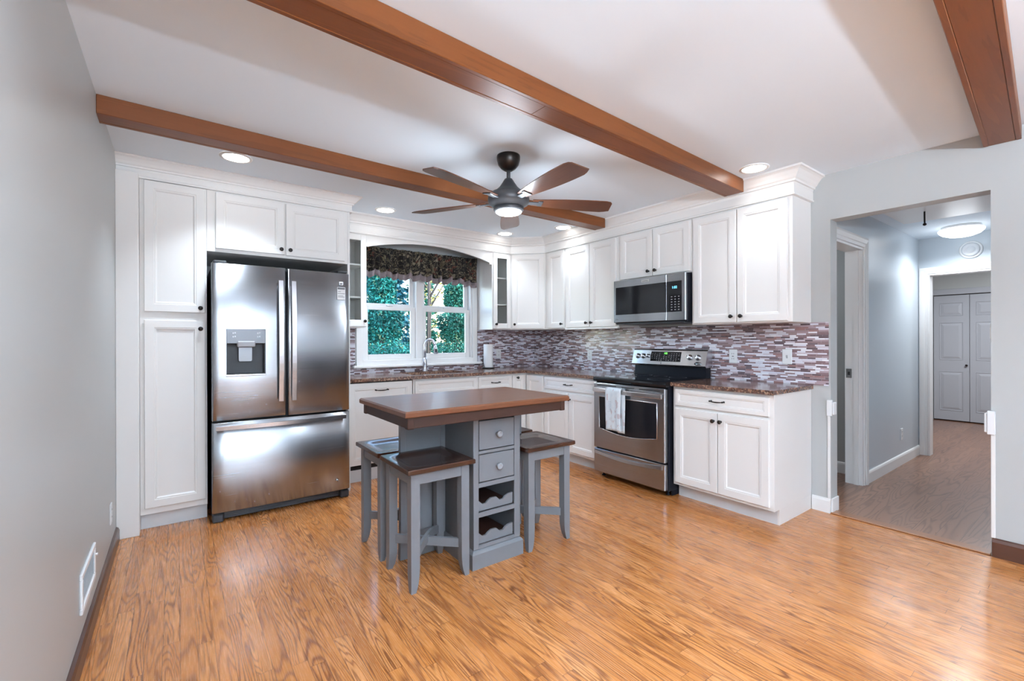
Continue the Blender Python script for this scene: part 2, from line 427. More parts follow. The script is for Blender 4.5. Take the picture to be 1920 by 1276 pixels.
# ---- hall
HY = -3.30; HYR = -4.42; HX = 2.70; HC = 2.33; CX = 5.70; DX0, DX1, DZ = .20, .935, 2.03
struct('floor_hall', MB().box(0, 6.4, -5.4, -1.6, -.1, 0), M['floorh'])
mb = MB().box(.12, DX0, HY, HY+.12, 0, HC+.15).box(DX1, HX+.12, HY, HY+.12, 0, HC+.15).box(DX0, DX1, HY, HY+.12, DZ, HC+.15)
struct('wall_hall_left', mb, M['hallwall'])
struct('wall_hall_right', MB().box(.12, HX+.12, HYR-.1, HYR, 0, HC+.15), M['hallwall'])
struct('ceiling_hall', MB().box(.12, HX, HYR, HY, HC, HC+.08), M['ceil'])
BO0, BO1, BOZ = -3.375, -4.22, 1.945
mb = MB().box(HX, HX+.12, BO0, HY, 0, HC).box(HX, HX+.12, HYR, BO1, 0, HC).box(HX, HX+.12, BO1, BO0, BOZ, HC)
struct('wall_hall_end', mb, M['hallwall'])
def casing(name, fr, a0, a1, top, w=.072, d=.018, mat=None, floor=0):
    """door casing with a stepped profile around an opening a0..a1 x 0..top"""
    m = MB(); P = [(0, 0), (.004, d*.55), (w*.35, d*.55), (w*.42, d*.8), (w*.8, d), (w, d*.85), (w, 0)]
    path = [(a0, floor), (a0, top), (a1, top), (a1, floor)]
    pts = []
    n = len(P)
    sg = 1 if a1 > a0 else -1
    corners = [(a0, floor, -sg, 0), (a0, top, -sg, 1), (a1, top, sg, 1), (a1, floor, sg, 0)]
    for (a, b, da, db) in corners:
        for (o, h) in P: pts.append(fr.p(a+da*o, b+db*o, h))
    F = []
    for k in range(3):
        for j in range(n): F.append([k*n+j, k*n+(j+1) % n, (k+1)*n+(j+1) % n, (k+1)*n+j])
    F += [list(range(n))[::-1], list(range(3*n, 4*n))]
    m.add(pts, F); return struct(name, m, mat or M['white'])
casing('trim_1', FY(HY), DX0, DX1, DZ, .085, .022)
casing('trim_2', FX(HX), BO0, BO1, BOZ, .068, .018)
mb = MB().box(DX0, DX0+.018, HY-.004, HY+.124, 0, DZ).box(DX1-.018, DX1, HY-.004, HY+.124, 0, DZ).box(DX0+.018, DX1-.018, HY-.004, HY+.124, DZ-.018, DZ)
mb.box(DX1-.030, DX1-.018, HY+.025, HY+.060, 0, DZ-.018)
jamb = struct('door_1', mb, M['white'])
mb = MB().box(DX1-.0215, DX1-.018, HY+.074, HY+.116, .915, .995, .001)
sp = mb.build('strike_plate', M['hsteel'], jamb)
MB().box(DX1-.0225, DX1-.0212, HY+.087, HY+.103, .940, .970).build('latch_hole', M['dark'], sp)
mb = MB().box(HX-.004, HX+.124, BO0-.016, BO0, 0, BOZ).box(HX-.004, HX+.124, BO1, BO1+.016, 0, BOZ).box(HX-.004, HX+.124, BO1+.016, BO0-.016, BOZ-.016, BOZ)
struct('trim_3', mb, M['white'])
struct('baseboard_hall', MB().sweep(bprof, [(DX1+.085, HY), (HX-.018, HY)]), M['white'])
# side room behind the hall door
mb = MB().box(1.22, 1.32, HY+.12, -1.6, 0, H).box(.12, 1.32, -1.7, -1.6, 0, H)
struct('wall_side_room', mb, M['wall'])
struct('ceiling_side_room', MB().box(.12, 1.32, HY+.12, -1.6, H-.02, H+.08), M['ceil'])
struct('baseboard_side_room', MB().sweep(bprof, [(1.22, -1.7), (1.22, HY+.12)]), M['white'])
# far room with the closet
mb = MB().box(HX+.12, CX+.7, -2.3, -2.2, 0, H).box(HX+.12, CX+.7, -5.4, -5.3, 0, H)
struct('wall_far_room', mb, M['wall'])
CY0, CY1, CZ = -2.855, -4.46, 1.925
mb = MB().box(CX, CX+.1, CY0, -2.3, 0, H).box(CX, CX+.1, -5.3, CY1, 0, H).box(CX, CX+.1, CY1, CY0, CZ, H)
mb.box(HX+.10, HX+.12, -5.3, HYR, 0, H).box(HX+.10, HX+.12, HY, -2.3, 0, H).box(HX+.06, HX+.12, HYR, HY, HC, H)
mb.box(CX+.62, CX+.7, -5.3, -2.3, 0, H)
struct('wall_closet', mb, M['wall'])
struct('ceiling_far_room', MB().box(HX+.12, CX+.7, -5.3, -2.3, H-.02, H+.08), M['ceil'])
mb = MB().box(CX-.016, CX, CY1-.06, CY0+.06, CZ, CZ+.085, .004).box(CX-.012, CX, CY0, CY0+.055, 0, CZ, .003)
struct('trim_4', mb, M['greyd'])
leafprof = [(0, 0), (0, .030), (.003, .033)]
doorroot = None
for k in range(4):
    y1 = CY0-.006-.4*k; y0 = y1-.395
    m = MB(); fr = FX(CX+.035)
    m.box(y0, y1, .015, CZ-.012, 0, .030, .002, fr)
    for (b0, b1) in ((.16, .755), (.93, 1.50), (1.60, 1.80)):
        m.rings(fr, y0+.065, y1-.065, b0, b1, [(0, .030), (.004, .036), (.012, .028), (.018, .030), (.05, .038), (.056, .038)], True, False)
    dl = m.build('door_%d' % (k+2), M['greyd']); dl['kind'] = 'structure'
    if k in (0, 3):
        yk = y0+.028 if k == 0 else y1-.028
        MB().lathe(fr, yk, .855, [(.005, .03), (.006, .045), (.014, .050), (.016, .058), (.010, .064), (.001, .066)], 12).build('door_knob', M['bronze'], dl)

area('far_room_fill', (4.1, -3.9, H-.06), (0, 0, 0), .4, .4, 38, (.90, .95, 1), 'DISK')  # unseen lamp added to brighten the far room and closet doors
area('side_room_fill', (.6, -2.3, H-.06), (0, 0, 0), .3, .3, 4.5, (.90, .95, 1), 'DISK')  # unseen lamp added so the side room wall is not too dark
# ------------------------------------------------------------------ mosaic backsplash
mb = MB(); T = .008
mb.box(-2.62, -2.335, -T, 0, .9145, 1.376).box(-.875, 0, -T, 0, .9145, 1.376).box(-2.335, -.875, -T, 0, .9145, .9665)
mb.box(-T, 0, -3.362, -T, .9145, 1.376)
struct('wall_backsplash', mb, M['mosaic'])

# ------------------------------------------------------------------ kitchen window
win = MB(); f = FY(0)
# casing boards on the wall
cw = [(-2.325, -2.265), (-.950, -.888)]
for a0, a1 in cw: win.box(a0, a1, .995, 2.17, 0, .020, .003, f)
win.box(-2.325, -.888, .995, 1.045, 0, .018, .003, f).box(-2.325, -.888, 2.10, 2.17, 0, .020, .003, f)
# jamb liner
win.box(-2.265, -2.245, -.12, 0, 1.045, 2.10, 0, Fr((0, 0, 0), (1, 0, 0), (0, -1, 0), (0, 0, 1)))
win.box(-.970, -.950, -.12, 0, 1.045, 2.10, 0, Fr((0, 0, 0), (1, 0, 0), (0, -1, 0), (0, 0, 1)))
win.box(-2.265, -.950, 0, .12, 1.030, 1.050, 0).box(-2.265, -.950, 0, .12, 2.09, 2.11, 0)
win.box(-1.665, -1.590, -.002, .11, 1.045, 2.10, .003)         # mullion between the two units
wroot = struct('window_1', win, M['white'])
sill = MB().box(-2.362, -.838, -.058, .0, .968, .996, .006).build('window_sill', M['white'], wroot)
def sash(a0, a1, b0, b1, y, st, rb, rt):
    m = MB(); m.box(a0, a0+st, y, y+.03, b0, b1, .003).box(a1-st, a1, y, y+.03, b0, b1, .003)
    m.box(a0+st, a1-st, y, y+.03, b0, b0+rb, .003).box(a0+st, a1-st, y, y+.03, b1-rt, b1, .003)
    o = m.build('window_sash', M['white'], wroot)
    g = MB().box(a0+st, a1-st, y+.012, y+.016, b0+rb, b1-rt).build('window_pane', M['wglass'], o)
    return o
for (a0, a1) in ((-2.244, -1.667), (-1.588, -.972)):
    s1 = sash(a0, a1, 1.050, 1.612, .025, .052, .055, .040)
    s2 = sash(a0+.004, a1-.004, 1.595, 2.088, .060, .045, .048, .045)
    MB().box((a0+a1)/2-.035, (a0+a1)/2+.035, .020, .045, 1.612, 1.628, .004).build('sash_lock', M['plastic'], s1)

# ------------------------------------------------------------------ cabinet builders
DOOR = [(0, 0), (0, .016), (.003, .019), (.050, .019), (.053, .0165), (.060, .0165), (.066, .009), (.070, .008)]
DRAW = [(0, 0), (0, .016), (.003, .019), (.026, .019), (.029, .0165), (.034, .0165), (.040, .010), (.043, .010)]
def knob(fr, a, b, par, c=.019):
    m = MB().lathe(fr, a, b, [(.0085, c), (.0085, c+.003), (.0050, c+.006), (.0050, c+.014), (.011, c+.018), (.0150, c+.023), (.0145, c+.028), (.009, c+.032), (.001, c+.033)], 14)
    return part('knob', m, M['bronze'], par)
def pull(fr, a, b, par, c=.019, w=.048):
    m = MB()
    for s in (-1, 1): m.lathe(fr, a+s*w, b, [(.007, c), (.007, c+.003), (.0045, c+.007), (.0045, c+.020), (.007, c+.023), (.005, c+.030), (.001, c+.031)], 10)
    pts = [fr.p(a+w*q, b-.004*(1-q*q), c+.024+.004*(1-q*q)) for q in [i/6 for i in range(-6, 7)]]
    m.tube(pts, [.0028+.0022*(1-(i/6)**2) for i in range(-6, 7)], 8)
    return part('bar_pull', m, M['bronze'], par)
def door(fr, a0, a1, b0, b1, par, prof=DOOR, name='door'):
    return part(name, MB().rings(fr, a0, a1, b0, b1, prof), M['cab'], par)

UG = 'white wall cabinets'; BG = 'white base cabinets'
# ---- pantry
fy = FY(-.79)
t = thing('pantry_cabinet', 'tall white pantry cabinet with two stacked doors left of the refrigerator', 'cabinet', (-3.79, -.40, 0))
part('body', MB().box(-3.978, -3.612, -.79, -.005, .105, 2.33, .001), M['cab'], t)
part('toe_kick', MB().box(-3.978, -3.612, -.745, -.72, 0, .105), M['toe'], t)
d = door(fy, -3.955, -3.622, 1.447, 2.312, t); knob(fy, -3.650, 1.478, d)
d = door(fy, -3.955, -3.622, .148, 1.392, t); knob(fy, -3.650, 1.335, d)
struct('trim_5', MB().box(LX, -3.979, -.865, -.79, 0, 2.335, .003).box(LX, -3.979, -.79, -.005, 0, 2.335), M['cab'])
# ---- cabinet over the fridge
t = thing('refrigerator_cabinet', 'white two-door cabinet above the refrigerator with tall side panel', 'cabinet', (-3.12, -.40, 0))
part('body', MB().box(-3.611, -2.641, -.79, -.005, 1.885, 2.33, .001), M['cab'], t)
part('side_panel', MB().box(-2.640, -2.621, -.79, -.005, 0, 2.33, .001), M['cab'], t)
d = door(fy, -3.560, -3.117, 1.908, 2.305, t); knob(fy, -3.142, 1.945, d)
d = door(fy, -3.106, -2.666, 1.904, 2.300, t); knob(fy, -3.080, 1.945, d)
# crown moulding
def crown(z0, z1, p): # frieze board and crown
    k = [(0, 0), (.06, .16), (.20, .18), (.22, .30), (.34, .38), (.48, .55), (.72, .78), (.88, .86), (1, .88), (1, 1)]
    return [(.012+p*a, z0+(z1-z0)*b) for a, b in k]
def crown_run(name, path, zf, zc, p, z1=H):
    pr = [(0, zf), (.020, zf), (.020, zf+.010), (.014, zf+.018), (.014, zc)] + crown(zc, z1, p)[0:] + [(0, z1)]
    return struct(name, MB().sweep(pr, path), M['cab'])
crown_run('trim_6', [(LX, -.79), (-2.62, -.79), (-2.62, -.335)], 2.316, 2.362, .070)
crown_run('trim_7', [(-2.62, -.315), (-.61, -.315), (-.315, -.61), (-.315, -3.25), (0, -3.25)], 2.262, 2.335, .078)

# ---- glass door wall cabinets beside the window
def glass_cab(x0, x1, label, kx, dx0, dx1):
    t = thing('glass_door_cabinet', label, 'cabinet', ((x0+x1)/2, -.16, 1.375), UG)
    z0, z1, y = 1.375, 2.262, -.315
    m = MB().box(x0, x0+.016, y, -.003, z0, z1).box(x1-.016, x1, y, -.003, z0, z1)
    m.box(x0+.016, x1-.016, y, -.003, z0, z0+.016).box(x0+.016, x1-.016, y, -.003, z1-.016, z1).box(x0+.016, x1-.016, -.012, -.003, z0+.016, z1-.016)
    part('body', m, M['cab'], t)
    for z in (1.655, 1.965): part('shelf', MB().box(x0+.017, x1-.017, y+.02, -.014, z, z+.016, .002), M['cab'], t)
    fr = FY(y); w = .052; b0, b1 = 1.385, 2.250
    m = MB().box(dx0, dx0+w, b0, b1, 0, .019, .002, fr).box(dx1-w, dx1, b0, b1, 0, .019, .002, fr)
    m.box(dx0+w, dx1-w, b0, b0+.06, 0, .019, .002, fr).box(dx0+w, dx1-w, b1-w, b1, 0, .019, .002, fr)
    d = part('door', m, M['cab'], t)
    part('glass_pane', MB().box(dx0+w, dx1-w, b0+.06, b1-w, .006, .010, 0, fr), M['glass'], d)
    knob(fr, kx, 1.435, d)
glass_cab(-2.620, -2.322, 'narrow white glass-door wall cabinet between refrigerator and window', -2.348, -2.612, -2.328)
glass_cab(-.873, -.611, 'narrow white glass-door wall cabinet right of the window', -.836, -.862, -.620)
# ---- arched board over the window
a0, a1 = -2.321, -.874
poly = [(a0, 2.262), (a0, 2.158)]
for i in range(0, 25):
    q = i/24; poly.append((a0+.012+(a1-a0-.045)*q, 2.150+.096*math.sin(PI*q)**.85-.012*q))
poly += [(a1-.030, 2.120), (a1, 2.120), (a1, 2.262)]
single('arched_valance_board', MB().prism(FY(-.293), poly, 0, .022), M['cab'], 'white arched wooden board spanning between the two glass-door cabinets above the window', 'trim')
# ---- diagonal corner cabinet
t = thing('corner_wall_cabinet', 'white diagonal corner wall cabinet with one door', 'cabinet', (-.25, -.25, 1.375), UG)
poly = [(-.610, -.003), (-.610, -.315), (-.315, -.610), (-.003, -.610), (-.003, -.003)]
part('body', MB().prism(WORLD, poly, 1.375, 2.262), M['cab'], t)
r2 = math.sqrt(.5); fd = Fr((-.610, -.315, 0), (r2, -r2, 0), (0, 0, 1), (-r2, -r2, 0)); Ld = .295/r2
d = door(fd, .020, Ld-.020, 1.385, 2.250, t); knob(fd, .055, 1.435, d)
# ---- right wall uppers
fx = FX(-.315)
def wallcab(y0, y1, z0, label, doors, knobs, z1=2.262, rail=True):
    t = thing('wall_cabinet', label, 'cabinet', (-.16, (y0+y1)/2, z0), UG)
    m = MB().box(-.315, -.003, y0, y1, z0, z1, .001)
    part('body', m, M['cab'], t)
    for (d0, d1), k in zip(doors, knobs):
        d = door(fx, d0, d1, z0+.010, z1-.014, t); knob(fx, k, z0+.055, d)
    return t
wallcab(-.950, -.6115, 1.375, 'narrow single-door white wall cabinet beside the diagonal corner cabinet', [(-.935, -.665)], [-.905])
wallcab(-1.698, -.951, 1.375, 'white two-door wall cabinet left of the microwave', [(-1.318, -.963), (-1.672, -1.325)], [-1.285, -1.355])
wallcab(-2.478, -1.699, 1.818, 'short white two-door wall cabinet above the microwave', [(-2.095, -1.728), (-2.465, -2.102)], [-2.060, -2.135])
wallcab(-3.250, -2.480, 1.375, 'large white two-door wall cabinet right of the microwave', [(-2.858, -2.500), (-3.222, -2.866)], [-2.825, -2.900])
single('light_rail', MB().box(-.335, -.30, -1.700, -.951, 1.362, 1.3745, .003), M['cab'], 'thin white strip under the two-door wall cabinet left of the microwave', 'trim')

# ---- base cabinets
def basebody(t, x0, x1, y0, y1): return part('body', MB().box(x0, x1, y0, y1, .105, .883, .001), M['cab'], t)
fb = FX(-.60)
t = thing('base_cabinet', 'white base cabinet with wide drawer and two doors right of the range', 'cabinet', (-.30, -2.87, 0), BG)
basebody(t, -.60, -.003, -3.250, -2.492)
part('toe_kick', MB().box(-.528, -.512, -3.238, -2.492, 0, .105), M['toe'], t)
part('side_panel', MB().box(-.528, -.003, -3.250, -3.2385, 0, .105), M['cab'], t)
d = door(fb, -3.222, -2.515, .735, .862, t, DRAW, 'drawer'); pull(fb, -2.868, .800, d)
d = door(fb, -2.862, -2.515, .128, .712, t); knob(fb, -2.838, .655, d)
d = door(fb, -3.222, -2.868, .128, .712, t); knob(fb, -2.893, .655, d)
t = thing('base_cabinet', 'white base cabinet with drawer and two doors left of the range', 'cabinet', (-.30, -1.31, 0), BG)
basebody(t, -.60, -.003, -1.705, -.913)
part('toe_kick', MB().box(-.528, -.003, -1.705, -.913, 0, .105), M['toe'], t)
d = door(fb, -1.680, -.932, .735, .862, t, DRAW, 'drawer'); pull(fb, -1.31, .800, d)
d = door(fb, -1.298, -.932, .128, .712, t); knob(fb, -1.272, .655, d)
d = door(fb, -1.680, -1.304, .128, .712, t); knob(fb, -1.330, .655, d)
t = thing('corner_base_cabinet', 'white inside-corner base cabinet with folding two-leaf door', 'cabinet', (-.40, -.40, 0), BG)
part('body', MB().box(-.815, -.003, -.600, -.003, .105, .883).box(-.600, -.003, -.912, -.600, .105, .883), M['cab'], t)
part('toe_kick', MB().box(-.815, -.528, -.528, -.50, 0, .105).box(-.528, -.50, -.912, -.50, 0, .105), M['toe'], t)
fyb = FY(-.60)
d = door(fyb, -.805, -.625, .128, .862, t); knob(fyb, -.745, .835, d)
d = door(fb, -.902, -.625, .128, .862, t)
t = thing('base_cabinet', 'white base cabinet with one drawer between sink and corner', 'cabinet', (-1.04, -.30, 0), BG)
basebody(t, -1.262, -.816, -.60, -.003)
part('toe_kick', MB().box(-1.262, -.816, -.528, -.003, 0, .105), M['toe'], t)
d = door(fyb, -1.248, -.828, .735, .862, t, DRAW, 'drawer'); pull(fyb, -1.038, .800, d)
d = door(fyb, -1.248, -.828, .128, .712, t); knob(fyb, -.86, .655, d)
t = thing('sink_base_cabinet', 'white sink base cabinet with false drawer front under the window', 'cabinet', (-1.62, -.30, 0), BG)
m = MB().box(-1.975, -1.263, -.60, -.582, .105, .883).box(-1.975, -1.957, -.582, -.003, .105, .883).box(-1.281, -1.263, -.582, -.003, .105, .883).box(-1.957, -1.281, -.582, -.003, .105, .123)
part('body', m, M['cab'], t)
part('toe_kick', MB().box(-1.975, -1.263, -.528, -.003, 0, .105), M['toe'], t)
d = door(fyb, -1.960, -1.278, .735, .862, t, DRAW, 'false_drawer_front')
d = door(fyb, -1.960, -1.623, .128, .712, t); knob(fyb, -1.65, .655, d)
d = door(fyb, -1.615, -1.278, .128, .712, t); knob(fyb, -1.59, .655, d)
# dishwasher behind a cabinet panel
t = thing('dishwasher', 'panelled white dishwasher with a dark bar pull beside the refrigerator', 'dishwasher', (-2.28, -.30, 0))
part('tub', MB().box(-2.615, -1.980, -.585, -.003, .02, .880), M['dark'], t)
d = part('door', MB().rings(fyb, -2.588, -1.990, .150, .872, DOOR), M['cab'], t); pull(fyb, -2.290, .805, d, .019, .055)
part('toe_kick', MB().box(-2.615, -1.980, -.592, -.585, 0, .105), M['toe'], t)

# ------------------------------------------------------------------ countertops
m = MB(); z0, z1 = .8835, .914
SX0, SX1, SY0, SY1 = -1.93, -1.28, -.52, -.13
m.box(-2.618, SX0, -.640, -.0005, z0, z1).box(SX0, SX1, -.640, SY0, z0, z1).box(SX0, SX1, SY1, -.0005, z0, z1).box(SX1, -.640, -.640, -.0005, z0, z1)
m.box(-.640, -.0005, -1.710, -.0005, z0, z1)
single('granite_countertop', m, M['granite'], 'long L-shaped brown granite countertop from refrigerator to range', 'countertop')
single('granite_countertop', MB().box(-.640, -.0005, -3.264, -2.486, z0, z1, .003), M['granite'], 'short brown granite countertop piece right of the range', 'countertop')
# sink
m = MB(); zz = .70
m.box(SX0-.01, SX1+.01, SY0-.01, SY1+.01, zz-.004, zz).box(SX0-.01, SX0, SY0-.01, SY1+.01, zz, z0-.0005).box(SX1, SX1+.01, SY0-.01, SY1+.01, zz, z0-.0005)
m.box(SX0, SX1, SY0-.01, SY0, zz, z0-.0005).box(SX0, SX1, SY1, SY1+.01, zz, z0-.0005)
single('kitchen_sink', m, M['steel'], 'undermount stainless steel sink below the window', 'sink')
# faucet
t = thing('kitchen_faucet', 'silver pull-down gooseneck faucet behind the sink', 'faucet', (-1.600, -.075, .914))
B = Vector((-1.600, -.075, .914)); dr = Vector((.80, -.60, 0)).normalized()
part('base', MB().lathe(Fr(B, (1, 0, 0), (0, 1, 0), (0, 0, 1)), 0, 0, [(.030, 0), (.030, .006), (.025, .012), (.023, .05), (.026, .085), (.020, .13), (.015, .15)], 20), M['chrome'], t)
path = [B+Vector((0, 0, .14)), B+Vector((0, 0, .24))]
for i in range(0, 13):
    a = PI*i/12*.93; path.append(B+Vector((0, 0, .26))+dr*(.056*(1-math.cos(a)))+Vector((0, 0, .085*math.sin(a))))
part('spout', MB().tube(path, .0155, 12), M['chrome'], t)
e = path[-1]; part('spray_head', MB().tube([e+Vector((0, 0, .01)), e+Vector((0, 0, -.02))+dr*.004, e+Vector((0, 0, -.09))+dr*.012], [.014, .019, .023], 14), M['chrome'], t)
part('spray_button', MB().box(e.x-.006, e.x+.014, e.y-.032, e.y-.010, e.z-.07, e.z-.035, .003), M['dgrey'], t)
hx = Vector((dr.y, -dr.x, 0))
part('lever', MB().tube([B+Vector((0, 0, .07)), B+Vector((0, 0, .085))-hx*-.035, B+Vector((0, 0, .12))+hx*.055], [.010, .009, .006], 10), M['chrome'], t)
# paper towel holder and roll
PX, PY = -.795, -.115
t = thing('paper_towel_holder', 'black wire paper towel holder on the corner of the countertop', 'holder', (PX, PY, .914))
m = MB().lathe(Fr((PX, PY, .914), (1, 0, 0), (0, 1, 0), (0, 0, 1)), 0, 0, [(.075, 0), (.075, .008), (.068, .011), (.010, .013)], 28)
part('base', m, M['bronze'], t)
part('rod', MB().tube([(PX, PY, .920), (PX, PY, 1.222)], .006, 8), M['bronze'], t)
part('side_arm', MB().tube([(PX-.062, PY-.01, .925), (PX-.085, PY-.01, 1.02), (PX-.079, PY-.01, 1.06)], .003, 8), M['bronze'], t)
m = MB(); fr = Fr((PX, PY, .928), (1, 0, 0), (0, 1, 0), (0, 0, 1))
pts = []; n = 28; F = []
for (r, h) in ((.019, 0), (.056, 0), (.057, .003), (.057, .272), (.056, .275), (.019, .275)):
    for j in range(n): a = 2*PI*j/n; pts.append(fr.p(r*math.cos(a), r*math.sin(a), h))
for k in range(6):
    for j in range(n): F.append([k*n+j, k*n+(j+1) % n, ((k+1) % 6)*n+(j+1) % n, ((k+1) % 6)*n+j])
m.add(pts, F, True)
single('paper_towel_roll', m, M['paper'], 'white paper towel roll standing on the holder beside the window', 'paper towel')

# ------------------------------------------------------------------ outlets and switches
def plate(fr, a, b, label, cat='outlet', kind='duplex', w=.070, h=.115, name='wall_outlet', par=None):
    O = fr.p(a, b, 0)
    t = thing(name, label, cat, O, 'wall outlets and switches')
    part('cover_plate', MB().box(a-w/2, a+w/2, b-h/2, b+h/2, 0, .006, .003, fr), M['plastic'], t)
    if kind == 'duplex':
        for s in (-1, 1):
            r = part('receptacle', MB().box(a-.017, a+.017, b+s*.021-.014, b+s*.021+.014, .006, .008, .002, fr), M['plastic'], t)
            q = MB()
            for k in (-1, 1): q.box(a+k*.007-.0015, a+k*.007+.0015, b+s*.021-.002, b+s*.021+.008, .008, .0084, 0, fr)
            part('slots', q, M['slot'], r)
    elif kind == 'gfci':
        r = part('receptacle', MB().box(a-.017, a+.017, b-.034, b+.034, .006, .009, .002, fr), M['plastic'], t)
        q = MB()
        for s in (-1, 1):
            for k in (-1, 1): q.box(a+k*.007-.0015, a+k*.007+.0015, b+s*.021-.004, b+s*.021+.006, .009, .0094, 0, fr)
        q.box(a-.008, a+.008, b-.003, b+.003, .009, .0098, 0, fr); part('slots', q, M['slot'], r)
    elif kind == 'toggle':
        part('toggle', MB().box(a-.005, a+.005, b-.012, b+.012, .006, .010, 0, fr).box(a-.004, a+.004, b+.001, b+.009, .010, .020, .001, fr), M['keys'], t)
    else: part('rocker', MB().box(a-.016, a+.016, b-.033, b+.033, .006, .010, .002, fr), M['plastic'], t)
    return t
fT = FX(-.008)
plate(FY(-.008), -.572, 1.085, 'white outlet plate on the back wall tile beside the paper towel roll')
plate(fT, -1.016, 1.075, 'white outlet plate on the tile left of the range')
plate(fT, -2.668, 1.110, 'white outlet on the tile just right of the range', kind='gfci')
plate(fT, -3.088, 1.118, 'white toggle switch on the tile above the end of the short countertop', 'switch', 'toggle', name='light_switch')
plate(Fr((LX, 0, 0), (0, 1, 0), (0, 0, 1), (1, 0, 0)), -1.17, .262, 'white outlet low on the left wall near the pantry')
plate(FY(HY), 2.05, .300, 'white outlet low on the hall wall above the white baseboard')
plate(Fr((0, OY1, 0), (1, 0, 0), (0, 0, 1), (0, 1, 0)), .060, 1.285, 'white switch plate on the right jamb of the hall opening above the gate bracket', 'switch', 'rocker', name='light_switch')

# air return register low on the left wall
fL = Fr((LX, 0, 0), (0, 1, 0), (0, 0, 1), (1, 0, 0))
t = thing('wall_register', 'white louvred heating register low on the left wall', 'vent', (LX, -2.01, .18))
m = MB(); a0, a1, b0, b1 = -2.20, -1.83, .175, .335
m.box(a0, a1, b0, b0+.025, 0, .010, .003, fL).box(a0, a1, b1-.025, b1, 0, .010, .003, fL).box(a0, a0+.028, b0+.025, b1-.025, 0, .010, .003, fL).box(a1-.028, a1, b0+.025, b1-.025, 0, .010, .003, fL)
part('frame', m, M['plastic'], t)
part('back_plate', MB().box(a0+.028, a1-.028, b0+.025, b1-.025, 0, .002, 0, fL), M['toe'], t)
m = MB()
for k in range(9): b = b0+.032+k*.0118; m.add([fL.p(a0+.028, b, .0025), fL.p(a1-.028, b, .0025), fL.p(a1-.028, b+.009, .008), fL.p(a0+.028, b+.009, .008)], [[0, 1, 2, 3]])
part('louvres', m, M['plastic'], t)
part('lever', MB().box(a1-.022, a1-.010, b1-.055, b1-.048, .010, .018, .001, fL), M['plastic'], t)

# baby gate mounts on both sides of the opening
def gate(y, s, label, z0, z1):
    t = thing('gate_mount', label, 'gate mount', (-.01, y, 0))
    part('spacer_strip', MB().box(-.009, -.0005, y, y+s*.018, .106, z0, .002), M['white'], t)
    m = MB().box(-.024, -.0005, y-s*.014, y+s*.019, z0, z1, .003)
    part('bracket', m, M['plastic'], t)
    part('latch', MB().box(-.018, .030, y-s*.026, y-s*.0145, z0-.0+.01, z1-.015, .003), M['plastic'], t)
gate(OY0, 1, 'white plastic gate bracket on the left side of the hall opening', .700, .815)
gate(OY1, -1, 'white plastic gate bracket on the right side of the hall opening', .700, .835)

# ------------------------------------------------------------------ refrigerator
FX0, FX1, FYF = -3.592, -2.672, -.940
t = thing('refrigerator', 'stainless steel french-door refrigerator with water dispenser', 'refrigerator', (-3.13, -.5, 0))
part('body', MB().box(FX0+.006, FX1-.006, -.865, -.06, .03, 1.775, .004), M['dgrey'], t)
def bowed(a0, a1, b0, b1, y0, yf, bulge, c0, c1, hole=None):
    """door slab whose face bows gently outwards over the span c0..c1"""
    m = MB(); xs = [a0, a0+.004, a0+.010]+[a0+.010+(a1-a0-.020)*i/14 for i in range(1, 14)]+[a1-.010, a1-.004, a1]
    def yy(x):
        q = (2*x-c0-c1)/(c1-c0); e = 0
        d = min(x-a0, a1-x)
        if d < .010: e = .010-math.sqrt(max(0, .010**2-(.010-d)**2))
        return yf-bulge*(1-q*q)+e
    zs = [b0, b0+.003, b1-.003, b1]; off = [.004, 0, 0, .004]
    if hole:
        h0, h1, k0, k1 = hole; xs = sorted(set(xs+[h0, h1])); zs = [b0, b0+.003, k0, k1, b1-.003, b1]; off = [.004, 0, 0, 0, 0, .004]
    nx = len(xs); pts = [(x, yy(x)+o, z) for z, o in zip(zs, off) for x in xs]; F = []
    for j in range(len(zs)-1):
        for i in range(nx-1):
            if hole and j == 2 and xs[i] >= h0-1e-6 and xs[i+1] <= h1+1e-6: continue
            F.append([j*nx+i, j*nx+i+1, (j+1)*nx+i+1, (j+1)*nx+i])
    m.add(pts, F, True)
    m.add([(a0, y0, b0), (a1, y0, b0), (a1, y0, b1), (a0, y0, b1)], [[0, 3, 2, 1]])
    lo = [(x, yy(x)+.004, b0) for x in xs]; hi = [(x, yy(x)+.004, b1) for x in xs]
    m.add(lo+[(a1, y0, b0), (a0, y0, b0)], [list(range(nx+2))]); m.add(hi+[(a1, y0, b1), (a0, y0, b1)], [list(range(nx+2))])
    for x, s in ((a0, 0), (a1, 1)): m.add([(x, y0, b0), (x, yy(x)+.004, b0), (x, yy(x)+.004, b1), (x, y0, b1)], [[0, 1, 2, 3]])
    return m
D0, D1, D2, D3 = -3.508, -3.268, 1.010, 1.335
dl = part('door', bowed(FX0, -3.135, .703, 1.786, -.868, FYF, .010, FX0, FX1, (D0, D1, D2, D3)), M['steel'], t, 'left stainless door with water dispenser')
dr_ = part('door', bowed(-3.122, FX1, .700, 1.783, -.868, FYF, .010, FX0, FX1), M['steel'], t, 'plain right stainless door')
dd = part('freezer_drawer', bowed(FX0, FX1, .070, .688, -.868, FYF, .010, FX0, FX1), M['steel'], t)
